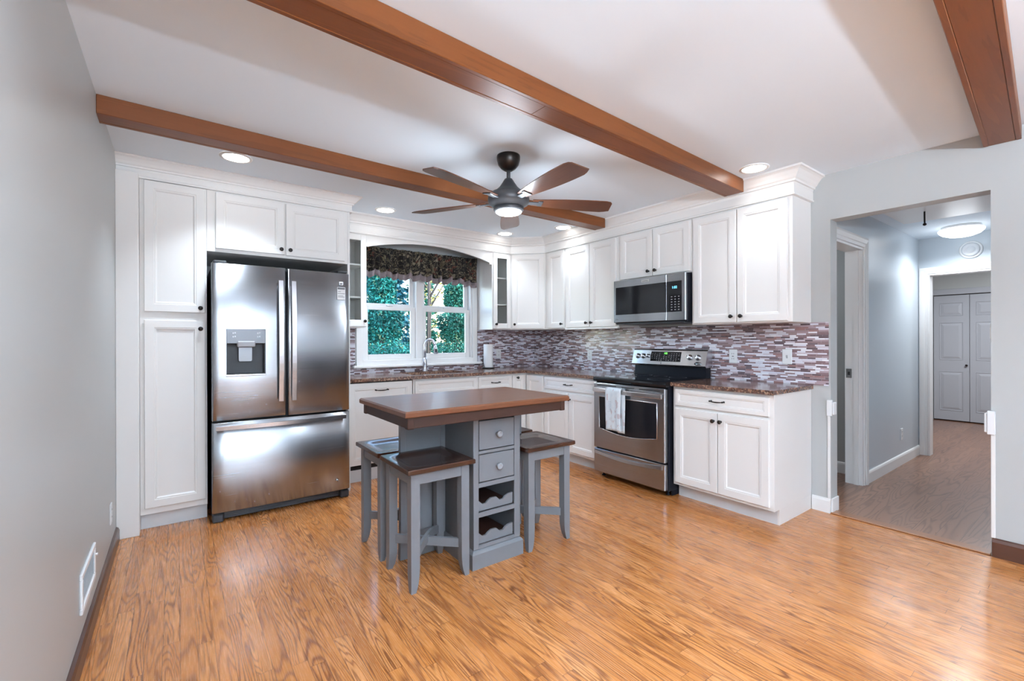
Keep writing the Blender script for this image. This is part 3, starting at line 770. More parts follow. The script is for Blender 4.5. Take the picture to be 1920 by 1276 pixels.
def vhandle(x, par):
    m = MB(); n = 16; pts = []; F = []
    for i in range(n+1):
        q = i/n; z = .812+(1.690-.812)*q; y = -.985-.022*math.sin(PI*q)
        pts += [(x-.018, y+.007, z), (x-.015, y, z), (x+.015, y, z), (x+.018, y+.007, z), (x+.015, y+.014, z), (x-.015, y+.014, z)]
    for i in range(n):
        for j in range(6): F.append([i*6+j, i*6+(j+1) % 6, i*6+6+(j+1) % 6, i*6+6+j])
    F += [list(range(6))[::-1], list(range(n*6, n*6+6))]; m.add(pts, F, False)
    for z in (.835, 1.665): m.box(x-.010, x+.010, -.972, -.944, z-.02, z+.02, .003)
    part('handle', m, M['hsteel'], par)
vhandle(-3.172, dl); vhandle(-3.086, dr_)
m = MB(); n = 18; pts = []; F = []
for i in range(n+1):
    q = i/n; x = -3.572+(.862)*q; y = -.982-.030*math.sin(PI*q)
    pts += [(x, y+.007, .672), (x, y, .668), (x, y, .642), (x, y+.007, .638), (x, y+.014, .642), (x, y+.014, .668)]
for i in range(n):
    for j in range(6): F.append([i*6+j, i*6+(j+1) % 6, i*6+6+(j+1) % 6, i*6+6+j])
F += [list(range(6))[::-1], list(range(n*6, n*6+6))]; m.add(pts, F)
for x in (-3.545, -2.737): m.box(x-.02, x+.02, -.970, -.943, .645, .665, .003)
part('handle', m, M['hsteel'], dd)
# dispenser
yd = -.9465
m = MB(); m.box(D0, D1, yd-.0, yd+.09, D2, D2+.004)
m2 = MB()
m2.box(D0, D0+.008, yd, yd+.085, D2, 1.235).box(D1-.008, D1, yd, yd+.085, D2, 1.235).box(D0, D1, yd+.078, yd+.085, D2, 1.235).box(D0, D1, yd, yd+.085, D2, D2+.010)
disp = part('dispenser_recess', m2, M['dgrey'], dl)
part('dispenser_panel', MB().box(D0, D1, yd-.004, yd+.085, 1.232, D3, .003), pmat('dispenser_panel_grey', (.16, .16, .17), .32, .6), disp)
part('dispenser_lip', MB().box(D0-.003, D1+.003, yd-.010, yd+.001, D2-.006, D2+.006, .003), M['hsteel'], disp)
part('paddle', MB().prism(FY(yd+.04), [(-3.432, 1.205), (-3.350, 1.205), (-3.350, 1.115), (-3.356, 1.106), (-3.426, 1.106), (-3.432, 1.115)], 0, .012), M['paddle'], disp)
part('spout_cover', MB().box(-3.444, -3.334, yd-.018, yd+.03, 1.208, 1.250, .006), M['keys'], disp)
m = MB()
for x in (-3.462, -3.312):
    for z in (1.305, 1.280):
        m.box(x-.009, x-.003, yd-.0052, yd-.0038, z-.005, z+.005).box(x+.002, x+.010, yd-.0052, yd-.0038, z-.003, z+.007)
part('dispenser_icons', m, M['plastic'], disp)
# stickers, badge
fF = FY(-.9465)
s_ = part('energy_sticker', MB().box(-2.768, -2.705, 1.574, 1.672, .0012, .0020, .0, fF), M['plastic'], dr_, 'white paper sticker')
m = MB().box(-2.764, -2.709, 1.655, 1.668, .0020, .0024, 0, fF).box(-2.764, -2.709, 1.620, 1.623, .0020, .0024, 0, fF)
m.box(-2.762, -2.722, 1.603, 1.606, .0020, .0024, 0, fF).box(-2.762, -2.712, 1.594, 1.597, .0020, .0024, 0, fF).box(-2.762, -2.740, 1.636, 1.639, .0020, .0024, 0, fF)
part('sticker_print', m, M['logo'], s_)
s_ = part('brand_badge', MB().box(-2.752, -2.722, 1.688, 1.716, .0012, .0030, .001, fF), M['hsteel'], dr_)
m = MB().box(-2.747, -2.727, 1.691, 1.706, .0030, .0034, 0, fF); part('badge_print', m, M['logo'], s_)
s_ = part('drawer_badge', MB().lathe(fF, -2.770, .150, [(.013, 0), (.013, .002), (.001, .0022)], 6), M['hsteel'], dd)
part('badge_print', MB().lathe(fF, -2.770, .150, [(.006, .0022), (.006, .0026), (.001, .0027)], 6), M['logo'], s_)
m = MB().box(FX0+.07, FX1-.07, -.895, -.865, .012, .062, .003)
for k in range(3): m.box(FX0+.08, FX1-.08, -.899, -.895, .020+k*.014, .026+k*.014)
part('kick_grille', m, M['dgrey'], t)
for x in (FX0+.035, FX1-.035): part('foot', MB().box(x-.034, x+.034, -.925, -.84, 0, .058, .008), M['dgrey'], t)
# top hinge covers
for x in (FX0+.05, FX1-.05): part('hinge_cover', MB().box(x-.04, x+.04, -.93, -.84, 1.787, 1.806, .006), M['dgrey'], t)

# ------------------------------------------------------------------ range
RY0, RY1 = -2.481, -1.716; RF = -.655
t = thing('electric_range', 'stainless steel electric range with black glass cooktop', 'range', (-.34, -2.10, 0))
part('body', MB().box(RF+.005, -.03, RY0, RY1, .045, .885, .003), M['blackm'], t)
m = MB(); fR = FX(RF)
m.prism(Fr((0, RY0-.004, 0), (1, 0, 0), (0, 0, 1), (0, 1, 0)), [(-.03, .885), (-.03, .917), (-.672, .917), (-.690, .908), (-.694, .893), (-.688, .874), (-.650, .874), (-.650, .885)], 0, RY1-RY0+.008)
part('cooktop', m, M['black'], t)
m = MB(); frz = Fr((0, 0, .9171), (1, 0, 0), (0, 1, 0), (0, 0, 1))
def ringm(m, cx, cy, r, w=.0022):
    n = 40; pts = []
    for j in range(n):
        a = 2*PI*j/n
        for rr in (r-w, r): pts.append((cx+rr*math.cos(a), cy+rr*math.sin(a), .9174))
    m.add(pts, [[2*j, 2*j+1, 2*((j+1) % n)+1, 2*((j+1) % n)] for j in range(n)])
for (cx, cy, r) in ((-.50, -1.92, .105), (-.50, -1.92, .07), (-.50, -2.28, .09), (-.22, -1.92, .075), (-.22, -2.28, .075), (-.22, -2.10, .06)): ringm(m, cx, cy, r)
part('burner_rings', m, M['keys'], t)
# backguard
fg = Fr((0, RY0, 0), (1, 0, 0), (0, 0, 1), (0, 1, 0)); Lg = RY1-RY0
part('backguard_riser', MB().prism(fg, [(-.03, .917), (-.105, .917), (-.095, 1.030), (-.03, 1.030)], .004, Lg-.004), M['blackm'], t)
bgp = part('backguard', MB().prism(fg, [(-.03, 1.010), (-.125, 1.005), (-.140, 1.020), (-.105, 1.150), (-.090, 1.163), (-.03, 1.163)], -.012, Lg+.004), M['steelv'], t)
sl = Vector((.035, 0, .130)).normalized(); nn = Vector((-.130, 0, .035)).normalized()
fP = Fr((-.140, 0, 1.020), (0, 1, 0), sl, nn)
cp = part('control_panel', MB().box(-2.245, -1.925, .030, .122, .0005, .003, .0, fP), M['black'], bgp)
m = MB(); random.seed(3)
for r in range(5):
    for c in range(12):
        if 3 < c < 8 and r > 3: continue
        if random.random() < .25: continue
        a = -2.235+.026*c; b = .038+.016*r; m.box(a+.003, a+.003+random.choice((.006, .009, .012)), b, b+.004, .003, .0034, 0, fP)
part('panel_legend', m, M['keys'], cp)
part('clock_display', MB().text(fP, -2.085, .100, .0033, '1:02', .020), M['green'], cp)
for (y, r, b) in ((-1.775, .021, .075), (-1.838, .021, .075), (-1.893, .016, .078), (-2.335, .021, .075), (-2.415, .021, .075)):
    k = part('control_knob', MB().lathe(fP, y, b, [(r*1.25, 0), (r*1.25, .004), (r, .006), (r*.85, .026), (r*.7, .029), (.001, .030)], 18), M['chrome'], bgp)
    part('knob_grip', MB().box(y-.004, y+.004, b-r*.8, b+r*.8, .029, .036, .002, fP), M['hsteel'], k)
part('vent_badge', MB().lathe(fP, -2.420, .020, [(.035, .0), (.035, .0015), (.001, .002)], 24, sb=.45), M['steel'], bgp)
part('logo', MB().box(-2.052, -2.042, .008, .020, .0005, .0012, 0, fP), M['logo'], bgp)
# oven door
od = part('oven_door', MB().box(RY0+.004, RY1-.004, .272, .862, .0, .040, .006, fR), M['steel'], t)
m = MB(); poly = [(RY0+.075, .742), (RY1-.075, .742), (RY1-.075, .455)]
for i in range(1, 12):
    q = i/12; poly.append((RY1-.075+(RY0-RY1+.15)*q, .455-.035*math.sin(PI*q)))
poly.append((RY0+.075, .455))
part('oven_window', MB().prism(fR, poly, .0402, .0425), M['black'], od)
# trim lip around the window
pl = [fR.p(a, b, .042) for a, b in poly]; part('window_bezel', MB().tube(pl+[pl[0]], .004, 6), M['hsteel'], od)
part('vent_slots', MB().box(RY0+.05, RY0+.25, .838, .844, .040, .0408, 0, fR).box(RY0+.30, RY1-.33, .838, .844, .040, .0408, 0, fR).box(RY1-.27, RY1-.05, .838, .844, .040, .0408, 0, fR), M['dark'], od)
def hbar(y0, y1, z, c0, bow, h, par, name='handle', mat=None):
    m = MB(); n = 16; pts = []; F = []
    for i in range(n+1):
        q = i/n; y = y0+(y1-y0)*q; c = c0+bow*math.sin(PI*q); z_ = z-.0*q
        for (dc, dz) in ((0, h/2-.005), (.006, h/2), (.014, h/2-.008), (.014, -h/2+.008), (.006, -h/2), (0, -h/2+.005)): pts.append(fR.p(y, z_+dz, c+dc))
    for i in range(n):
        for j in range(6): F.append([i*6+j, i*6+(j+1) % 6, i*6+6+(j+1) % 6, i*6+6+j])
    F += [list(range(6))[::-1], list(range(n*6, n*6+6))]; m.add(pts, F)
    for y in (y0+.02, y1-.02): m.box(y-.014, y+.014, z-h*.3, z+h*.3, .040, c0+.006, .003, fR)
    part(name, m, mat or M['hsteel'], par)
hbar(RY0+.020, RY1-.020, .800, .055, .022, .040, od)
sd = part('storage_drawer', MB().box(RY0+.004, RY1-.004, .052, .262, .0, .038, .006, fR), M['steel'], t)
hb = MB(); n = 18; pts = []; F = []
for i in range(n+1):
    q = i/n; y = RY0+.03+(RY1-RY0-.06)*q; dz = -.022*math.sin(PI*q)
    for (c, z) in ((.038, .252), (.052, .248), (.056, .222), (.038, .212)): pts.append(fR.p(y, z+dz, c))
for i in range(n):
    for j in range(4): F.append([i*4+j, i*4+(j+1) % 4, i*4+4+(j+1) % 4, i*4+4+j])
F += [[3, 2, 1, 0], [n*4, n*4+1, n*4+2, n*4+3]]; hb.add(pts, F, False)
part('handle', hb, M['hsteel'], sd)
for (x, y) in ((-.60, RY0+.04), (-.60, RY1-.04), (-.08, RY0+.04), (-.08, RY1-.04)):
    part('leg', MB().lathe(Fr((x, y, 0), (1, 0, 0), (0, 1, 0), (0, 0, 1)), 0, 0, [(.018, 0), (.018, .008), (.008, .012), (.008, .046)], 12), M['blackm'], t)
part('side_skirt', MB().box(-.60, -.10, RY0+.002, RY0+.010, .004, .046), M['blackm'], t)
# towel on the oven handle
m = MB(); nu, nv = 14, 30; ty0, ty1 = -2.085, -1.922
def tw(i, j, back=0):
    q = i/nu; s = j/nv
    y = ty1+(ty0-ty1)*q
    fold = .004*math.sin(q*9.0+s*2)+.003*math.sin(q*17)
    L = .358
    a = s*(L+.06+.19)
    ztop = .826; x = RF-.0
    if a < L: z = ztop-L+a; c = .098+.006*math.sin(PI*s)+fold*(1-.6*s)
    elif a < L+.06: u = (a-L)/.06*PI; z = ztop+.008*math.sin(u); c = .098-.026*(1-math.cos(u))*.95
    else: z = ztop-(a-L-.06); c = .0465+fold*.3
    y2 = y+(.004*math.sin(s*9) if q > .8 else 0)-(.020*(1-s)*q*0)
    return fR.p(y2, z, c)
m.grid(lambda i, j: tw(i, j), nu, nv)
twm = pmat('towel_cotton', (.62, .68, .72), .9); tt = NT(twm); P = tt.geo()
x, y, z = tt.sep(P)
c = tt.mix(tt.noise(P, 60, 2), (.58, .65, .70), (.72, .77, .80))
c = tt.mix(tt.math('GREATER_THAN', tt.noise(tt.map(P, (1, 28, 16)), 1, 2), .60), c, (.55, .50, .52))
tt.base(c)
o = single('dish_towel', m, twm, 'pale blue dish towel hanging over the oven door handle', 'towel')
sm = o.modifiers.new('thick', 'SOLIDIFY'); sm.thickness = .003; sm.offset = 1
# second, lower layer of the folded towel
m = MB(); m.grid(lambda i, j: fR.p(-2.040-.075*i/6, .455+.36*j/16, .082+.004*math.sin(i*1.3+j*.3)), 6, 16)
lo_ = m.build('folded_layer', twm, o, (0, 0, 0))
s2m = lo_.modifiers.new('thick', 'SOLIDIFY'); s2m.thickness = .003
m = MB()
for k in range(7):
    m.box(-1.985, -1.945, .690+.014*k-.06, .6925+.014*k-.06, .1065, .1085, 0, fR)
m.build('printed_lines', pmat('towel_print', (.42, .46, .52), .9), o)

# ------------------------------------------------------------------ microwave
MF = -.400
t = thing('microwave', 'stainless over-the-range microwave with dark glass door', 'microwave', (-.2, -2.09, 1.40))
fM = FX(MF+.025); Y0, Y1, Z0, Z1 = -2.472, -1.706, 1.402, 1.814
part('body', MB().box(MF+.026, -.003, Y0, Y1, Z0+.004, Z1-.003, .002), M['blackm'], t)
SE = -2.292
md = part('door', MB().box(SE+.001, Y1, Z0+.012, Z1-.002, 0, .026, .004, fM), M['steel'], t)
part('window', MB().box(SE+.003, Y1-.028, Z0+.085, Z1-.068, .026, .0275, 0, fM), M['black'], md)
part('badge', MB().box(-2.115, -2.030, Z1-.045, Z1-.022, .026, .0272, 0, fM), M['hsteel'], md)
part('brand_lettering', MB().text(fM, -2.072, Z1-.040, .0275, 'KENMORE', .013), M['logo'], md)
part('model_lettering', MB().text(fM, -1.745, Z0+.035, .0265, 'Elite', .022), M['logo'], md)
mp = part('control_panel', MB().box(Y0, SE-.001, Z0+.012, Z1-.002, 0, .026, .004, fM), M['steel'], t)
gp = part('control_glass', MB().box(Y0+.034, SE-.003, Z0+.085, Z1-.068, .026, .0275, 0, fM), M['black'], mp)
part('clock_display', MB().text(fM, -2.370, Z1-.130, .0279, '1:02', .030), M['cyan'], gp)
m = MB()
for r in range(6):
    for c in range(3): a = -2.418+.034*c; b = Z0+.100+.022*r; m.box(a, a+.014, b, b+.006, .0276, .0280, 0, fM)
part('keypad', m, M['keys'], gp)
part('underside_vent', MB().box(MF+.012, -.02, Y0+.02, Y1-.02, Z0-.008, Z0+.004, .002), M['dgrey'], t)

# ------------------------------------------------------------------ ceiling beams
def beam(xa, xb, ya, yb, w, zb, label, wall_end):
    """boxed beam: ya/yb are the near-side Y at the two ends"""
    t = thing('ceiling_beam', label, 'beam', ((xa+xb)/2, (ya+yb)/2, zb), 'boxed wooden ceiling beams')
    d = Vector((xb-xa, yb-ya, 0)); L = d.length; d.normalize(); nrm = Vector((-d.y, d.x, 0))
    fr = Fr((xa, ya, 0), d, nrm, (0, 0, 1)); e = .022
    for b0, b1 in ((0, e), (w-e, w)): part('side_board', MB().box(0, L, b0, b1, zb, H-.0005, .0025, fr), M['beam'], t)
    m = MB()
    x = 0; 
    for x0, x1 in ((0, L*.46), (L*.46+.0012, L)): m.box(x0, x1, e+.0006, w-e-.0006, zb+.0015, zb+.02, .001, fr)
    part('bottom_board', m, M['beam'], t)
beam(LX+.001, -.400, -1.692, -1.602, .135, 2.350, 'wooden ceiling beam behind the fan, nearest the window', 1)
beam(LX+.001, -.395, -3.120, -2.950, .145, 2.345, 'middle wooden ceiling beam, ending above the right wall cabinets', 1)
beam(LX+.001, -.001, -4.555, -4.292, .148, 2.362, 'wooden ceiling beam nearest the hall opening, at the top right', 1)

# ------------------------------------------------------------------ lamps
def downlight(x, y, label, e=9):
    t = thing('recessed_light', label, 'ceiling light', (x, y, H-.006), 'round recessed ceiling lights')
    fr = Fr((x, y, H-.0005), (1, 0, 0), (0, 1, 0), (0, 0, -1))
    pts = []; F = []; n = 32
    P = [(.094, 0), (.093, .004), (.078, .007), (.074, .003)]
    for (r, h) in P:
        for j in range(n): a = 2*PI*j/n; pts.append(fr.p(r*math.cos(a), r*math.sin(a), h))
    for k in range(3):
        for j in range(n): F.append([k*n+j, k*n+(j+1) % n, (k+1)*n+(j+1) % n, (k+1)*n+j])
    m = MB().add(pts, F, True); part('trim_ring', m, M['white'], t)
    part('lens', MB().lathe(fr, 0, 0, [(.0745, .0), (.0745, .004), (.001, .0045)], 32), M['lamp'], t)
    d = bpy.data.lights.new('recessed_lamp', 'AREA'); d.shape = 'DISK'; d.size = .14; d.energy = e; d.color = (.76, .88, 1); d.spread = 1.75
    o = bpy.data.objects.new('recessed_lamp', d); COL.objects.link(o); o.parent = t; o.location = (0, 0, -.010)
downlight(-3.47, -1.20, 'recessed light above the pantry, beside the rear beam', 5)
downlight(-2.246, -.616, 'recessed light in front of the kitchen window', 5)
downlight(-.828, -.511, 'recessed light near the diagonal corner cabinet', 1.7)
downlight(-.490, -1.100, 'recessed light at the end of the rear beam, half hidden by it', 1.4)
downlight(-.549, -3.098, 'recessed light right of the middle beam, near the wall cabinet corner', 1.1)

# unseen uplighting floor lamp, added behind the camera to brighten the ceiling
def torchiere(x, y, label, e):
    t = thing('added_floor_lamp', label, 'lamp', (x, y, 0))
    fr = Fr((x, y, 0), (1, 0, 0), (0, 1, 0), (0, 0, 1))
    part('base', MB().lathe(fr, 0, 0, [(.14, 0), (.14, .015), (.03, .03), (.012, .04)], 28), M['bronze'], t)
    part('pole', MB().lathe(fr, 0, 0, [(.012, .04), (.012, 1.52)], 12), M['bronze'], t)
    part('bowl', MB().lathe(fr, 0, 0, [(.02, 1.52), (.10, 1.56), (.17, 1.63), (.19, 1.68), (.185, 1.68), (.16, 1.635), (.09, 1.585), (.02, 1.57)], 32), M['white'], t)
    d = bpy.data.lights.new('fill_uplight', 'AREA'); d.shape = 'DISK'; d.size = .30; d.energy = e; d.color = (.74, .87, 1)
    o = bpy.data.objects.new('fill_uplight', d); COL.objects.link(o); o.parent = t; o.location = (0, 0, 1.70); o.rotation_euler = (PI, 0, 0)
torchiere(-3.5, -6.6, 'bronze torchiere floor lamp added unseen behind the camera to brighten the ceiling', 430)
for k, (x, y) in enumerate(((-3.5, -5.4), (-3.3, -3.75), (-2.3, -4.05))):  # extra lamps added at ceiling height out of view, without fixtures, for brightness
    area('added_ceiling_fill', (x, y, H-.012), (0, 0, 0), .15, .15, 9.5, (.76, .88, 1), 'DISK', 2.6)
# ------------------------------------------------------------------ ceiling fan
FCX, FCY = -2.055, -2.262
t = thing('ceiling_fan', 'five-blade ceiling fan with dark motor and lit lamp', 'ceiling fan', (FCX, FCY, H))
fz = Fr((FCX, FCY, H-.0005), (1, 0, 0), (0, 1, 0), (0, 0, -1))
part('canopy', MB().lathe(fz, 0, 0, [(.074, 0), (.076, .008), (.075, .030), (.066, .060), (.048, .082), (.030, .094), (.022, .098)], 28), M['bronze'], t)
part('downrod', MB().lathe(fz, 0, 0, [(.0125, .09), (.0125, .165)], 14), M['gun'], t)
mo = part('motor_housing', MB().lathe(fz, 0, 0, [(.020, .148), (.026, .152), (.040, .175), (.060, .205), (.085, .228), (.112, .242), (.132, .262), (.135, .290), (.128, .312), (.100, .330), (.098, .335)], 36), M['gun'], t)
part('light_kit_ring', MB().lathe(fz, 0, 0, [(.098, .3355), (.097, .352), (.088, .362), (.086, .362)], 32), M['gun'], t)
part('lamp_globe', MB().lathe(fz, 0, 0, [(.084, .3622), (.083, .366), (.070, .374), (.045, .379), (.020, .381), (.001, .3815)], 32), M['lamp'], t)
d = bpy.data.lights.new('fan_lamp', 'POINT'); d.energy = 14; d.color = (.78, .89, 1); d.shadow_soft_size = .12
o = bpy.data.objects.new('fan_lamp', d); COL.objects.link(o); o.parent = t; o.location = (0, 0, -.455)
for k in range(5):
    th = math.radians(-94+72*k+(0, -3, 3, -1, 3)[k])
    cd, sn = math.cos(th), math.sin(th); rd = Vector((cd, sn, 0)); td = Vector((-sn, cd, 0)); up = Vector((0, 0, 1))
    pit = math.radians(-10); tu = (td*math.cos(pit)+up*math.sin(pit)); nu_ = rd.cross(tu)
    # blades are built flat along +X then turned, so the grain follows each blade
    m = MB(); out = []; N = 18
    for i in range(N+1):
        q = i/N; r = .155+.555*q; w = .036+.038*math.sin(min(1, q*1.25)*PI/2); 
        if q > .88: w *= 1-.30*((q-.88)/.12)**1.6
        out.append((r, w))
    poly = [(r, w) for r, w in out]+[(r-.018*(1 if i == 0 else 0), -w) for i, (r, w) in enumerate(out[::-1])]
    m.prism(WORLD, poly, -.003, .003)
    b = m.build('blade', M['blade'], t)
    mat4 = Matrix(((rd.x, tu.x, nu_.x, 0), (rd.y, tu.y, nu_.y, 0), (rd.z, tu.z, nu_.z, -.293), (0, 0, 0, 1)))
    b.matrix_local = mat4
    m = MB().box(.105, .205, -.020, .020, -.010, -.0035, .003).box(.100, .130, -.026, .026, -.010, .010, .003)
    m.box(.195, .225, -.032, .032, -.009, -.0035, .003)
    br = m.build('blade_bracket', M['gun'], b)

# ------------------------------------------------------------------ hall ceiling things
t = thing('hall_ceiling_light', 'round frosted flush ceiling light in the hall', 'ceiling light', (2.26, -3.70, HC))
fz = Fr((2.26, -3.70, HC-.0005), (1, 0, 0), (0, 1, 0), (0, 0, -1))
part('base', MB().lathe(fz, 0, 0, [(.140, 0), (.145, .012), (.150, .022), (.150, .026)], 36), M['white'], t)
part('glass_dome', MB().lathe(fz, 0, 0, [(.158, .0265), (.165, .036), (.160, .052), (.135, .076), (.09, .094), (.04, .103), (.001, .105)], 36), M['halllamp'], t)
d = bpy.data.lights.new('hall_lamp', 'AREA'); d.shape = 'DISK'; d.size = .28; d.energy = 6.5; d.spread = 2.7; d.color = (.88, .94, 1)
o = bpy.data.objects.new('hall_lamp', d); COL.objects.link(o); o.parent = t; o.location = (0, 0, -.112)
d = bpy.data.lights.new('hall_lamp_glow', 'POINT'); d.energy = 1.1; d.color = (.88, .94, 1); d.shadow_soft_size = .12
o = bpy.data.objects.new('hall_lamp_glow', d); COL.objects.link(o); o.parent = t; o.location = (0, 0, -.22)
t = thing('smoke_detector', 'round white smoke detector on the hall wall above the cased opening', 'smoke detector', (HX, -3.705, 2.15))
fh = FX(HX)
part('base', MB().lathe(fh, -3.705, 2.155, [(.088, 0), (.088, .010), (.080, .016), (.070, .018)], 32), M['plastic'], t)
part('cover', MB().lathe(fh, -3.705, 2.155, [(.070, .0182), (.064, .028), (.050, .034), (.046, .030), (.034, .030), (.030, .036), (.001, .037)], 32), pmat('detector_grey', (.66, .68, .71), .5), t)
# attic hatch
t = thing('attic_hatch', 'white attic hatch panel in the hall ceiling', 'hatch', (.9, -3.75, HC))
m = MB().box(.50, 1.62, -4.10, -3.44, HC-.022, HC-.0005, .004)
part('panel', m, M['white'], t)
m = MB()
for q in ((.47, 1.65, -4.13, -4.102), (.47, 1.65, -3.438, -3.41), (.47, .498, -4.102, -3.438), (1.622, 1.65, -4.102, -3.438)): m.box(*q, HC-.014, HC-.0005, .003)
part('frame', m, M['white'], t)
m = MB().tube([(1.205, -3.645, HC-.023), (1.207, -3.645, HC-.07), (1.210, -3.645, HC-.115)], .006, 8).lathe(Fr((1.211, -3.645, HC-.115), (1, 0, 0), (0, 1, 0), (0, 0, -1)), 0, 0, [(.005, 0), (.012, .008), (.013, .018), (.004, .024)], 12)
part('pull_cord', m, M['bronze'], t)

# ------------------------------------------------------------------ island
IX0, IX1, IY0, IY1 = -2.500, -2.152, -2.532, -2.135; TZ = .922
t = thing('kitchen_island', 'counter-height island table with brown top and grey wine-rack base', 'table', (-2.43, -2.34, 0))
m = MB(); TX0, TX1, TY0, TY1 = -2.942, -1.912, -2.672, -2.020
m.rings(Fr((0, 0, 0), (1, 0, 0), (0, 1, 0), (0, 0, 1)), TX0, TX1, TY0, TY1, [(.004, TZ-.030), (0, TZ-.026), (0, TZ-.008), (.006, TZ), (.030, TZ)])
part('tabletop', m, M['table'], t)
def ap(m, x0, x1, y0, y1): m.box(x0, x1, y0, y1, .838, TZ-.0302, .002)
i_ = .022; m = MB(); ap(m, TX0+i_, TX1-i_, TY0+i_, TY0+i_+.020); ap(m, TX0+i_, TX1-i_, TY1-i_-.020, TY1-i_); ap(m, TX0+i_, TX0+i_+.020, TY0+i_+.020, TY1-i_-.020); ap(m, TX1-i_-.020, TX1-i_, TY0+i_+.020, TY1-i_-.020)
part('apron', m, M['apron'], t)
for x in (TX0+i_, TX1-i_):
    for y in (TY0+i_, TY1-i_):
        sx = 1 if x < -2.4 else -1; sy = 1 if y < -2.3 else -1
        part('apron_corner', MB().box(x-sx*.004, x+sx*.030, y-sy*.004, y+sy*.030, .835, TZ-.0302, .003), M['apron'], t)
# carcass of the drawer unit: open wine-rack bays
fi = FY(IY0+.022); bx0, bx1 = IX0+.018, IX1-.018; by0 = IY0+.022; by1 = IY1
m = MB().box(bx0, bx0+.018, by0, by1, .10, .838).box(bx1-.018, bx1, by0, by1, .10, .838).box(bx0+.018, bx1-.018, by1-.016, by1, .10, .838)
m.box(bx0+.018, bx1-.018, by0, by1-.016, .10, .116).box(bx0+.018, bx1-.018, by0, by1-.016, .448, .462).box(bx0+.018, bx1-.018, by0, by1-.016, .285, .298)
m.box(bx0+.018, bx1-.018, by0, by1-.016, .820, .838)
part('cabinet_body', m, M['grey'], t)
m = MB()
m.box(bx0-.004, bx0+.030, .104, .838, 0, .012, .002, fi).box(bx1-.038, bx1+.004, .104, .838, 0, .012, .002, fi)
for b0, b1 in ((.812, .838), (.624, .640), (.440, .464), (.276, .300), (.104, .122)): m.box(bx0+.030, bx1-.038, b0, b1, 0, .012, .0, fi)
part('face_frame', m, M['grey'], t)
for (b0, b1) in ((.643, .809), (.467, .621)):
    dr1 = part('drawer', MB().box(bx0+.0335, bx1-.0415, b0+.003, b1-.003, -.02, .013, .002, fi), M['grey'], t)
    a = (bx0+bx1)/2; b = (b0+b1)/2
    part('knob', MB().lathe(fi, a, b, [(.009, .014), (.009, .018), (.007, .024), (.016, .030), (.019, .035), (.018, .040), (.011, .043), (.009, .041), (.001, .041)], 18), paint('light_grey_knob', (.27, .28, .30), .35), dr1)
for zb in (.300, .122):
    for (c, dz) in ((-.004, 0), (-.22, .050)):
        poly = [(bx0+.032, zb+dz), (bx1-.040, zb+dz)]; top = zb+.066+dz
        poly.append((bx1-.040, top))
        xw = bx1-.040-(bx0+.032)
        for cx in (.67, .18):
            c0 = bx0+.032+xw*cx
            poly += [(c0+.046, top-.004), (c0+.026, top-.014), (c0+.012, top-.026), (c0-.012, top-.026), (c0-.024, top-.014), (c0-.036, top-.004)]
        poly.append((bx0+.032, top))
        part('bottle_cradle', MB().prism(Fr((0, IY0+.022, 0), (1, 0, 0), (0, 0, 1), (0, -1, 0)), poly, c-.012, c), M['grey'], t)
part('rack_floor', MB().box(bx0+.019, bx1-.019, by0+.004, by1-.02, .1165, .124).box(bx0+.019, bx1-.019, by0+.004, by1-.02, .2985, .304), M['apron'], t)
# plinth
pp = [(0, 0), (.014, 0), (.014, .082), (.006, .094), (0, .100)]
part('plinth', MB().sweep([(-.02, 0)]+[(o+.0, z) for o, z in pp[1:]]+[(-.02, .100)], [(IX0+.014, IY1-.014), (IX0+.014, IY0+.014), (IX1-.014, IY0+.014), (IX1-.014, IY1-.014)]), M['grey'], t)
# side wings between the stools
for s, xa, xb in ((-1, -2.765, bx0), (1, bx1, -1.900)):
    m = MB().box(xa, xb, -2.186, -2.160, .10, .838, .002)
    fw = FY(-2.186)
    m.box(xa+.0, xa+.030, .10, .838, 0, .005, .001, fw).box(xb-.030, xb, .10, .838, 0, .005, .001, fw).box(xa+.03, xb-.03, .10, .150, 0, .005, .001, fw).box(xa+.03, xb-.03, .79, .838, 0, .005, .001, fw)
    m.box(xa-.004, xb, -2.190, -2.156, 0, .098, .004)
    part('side_wing', m, M['grey'], t)

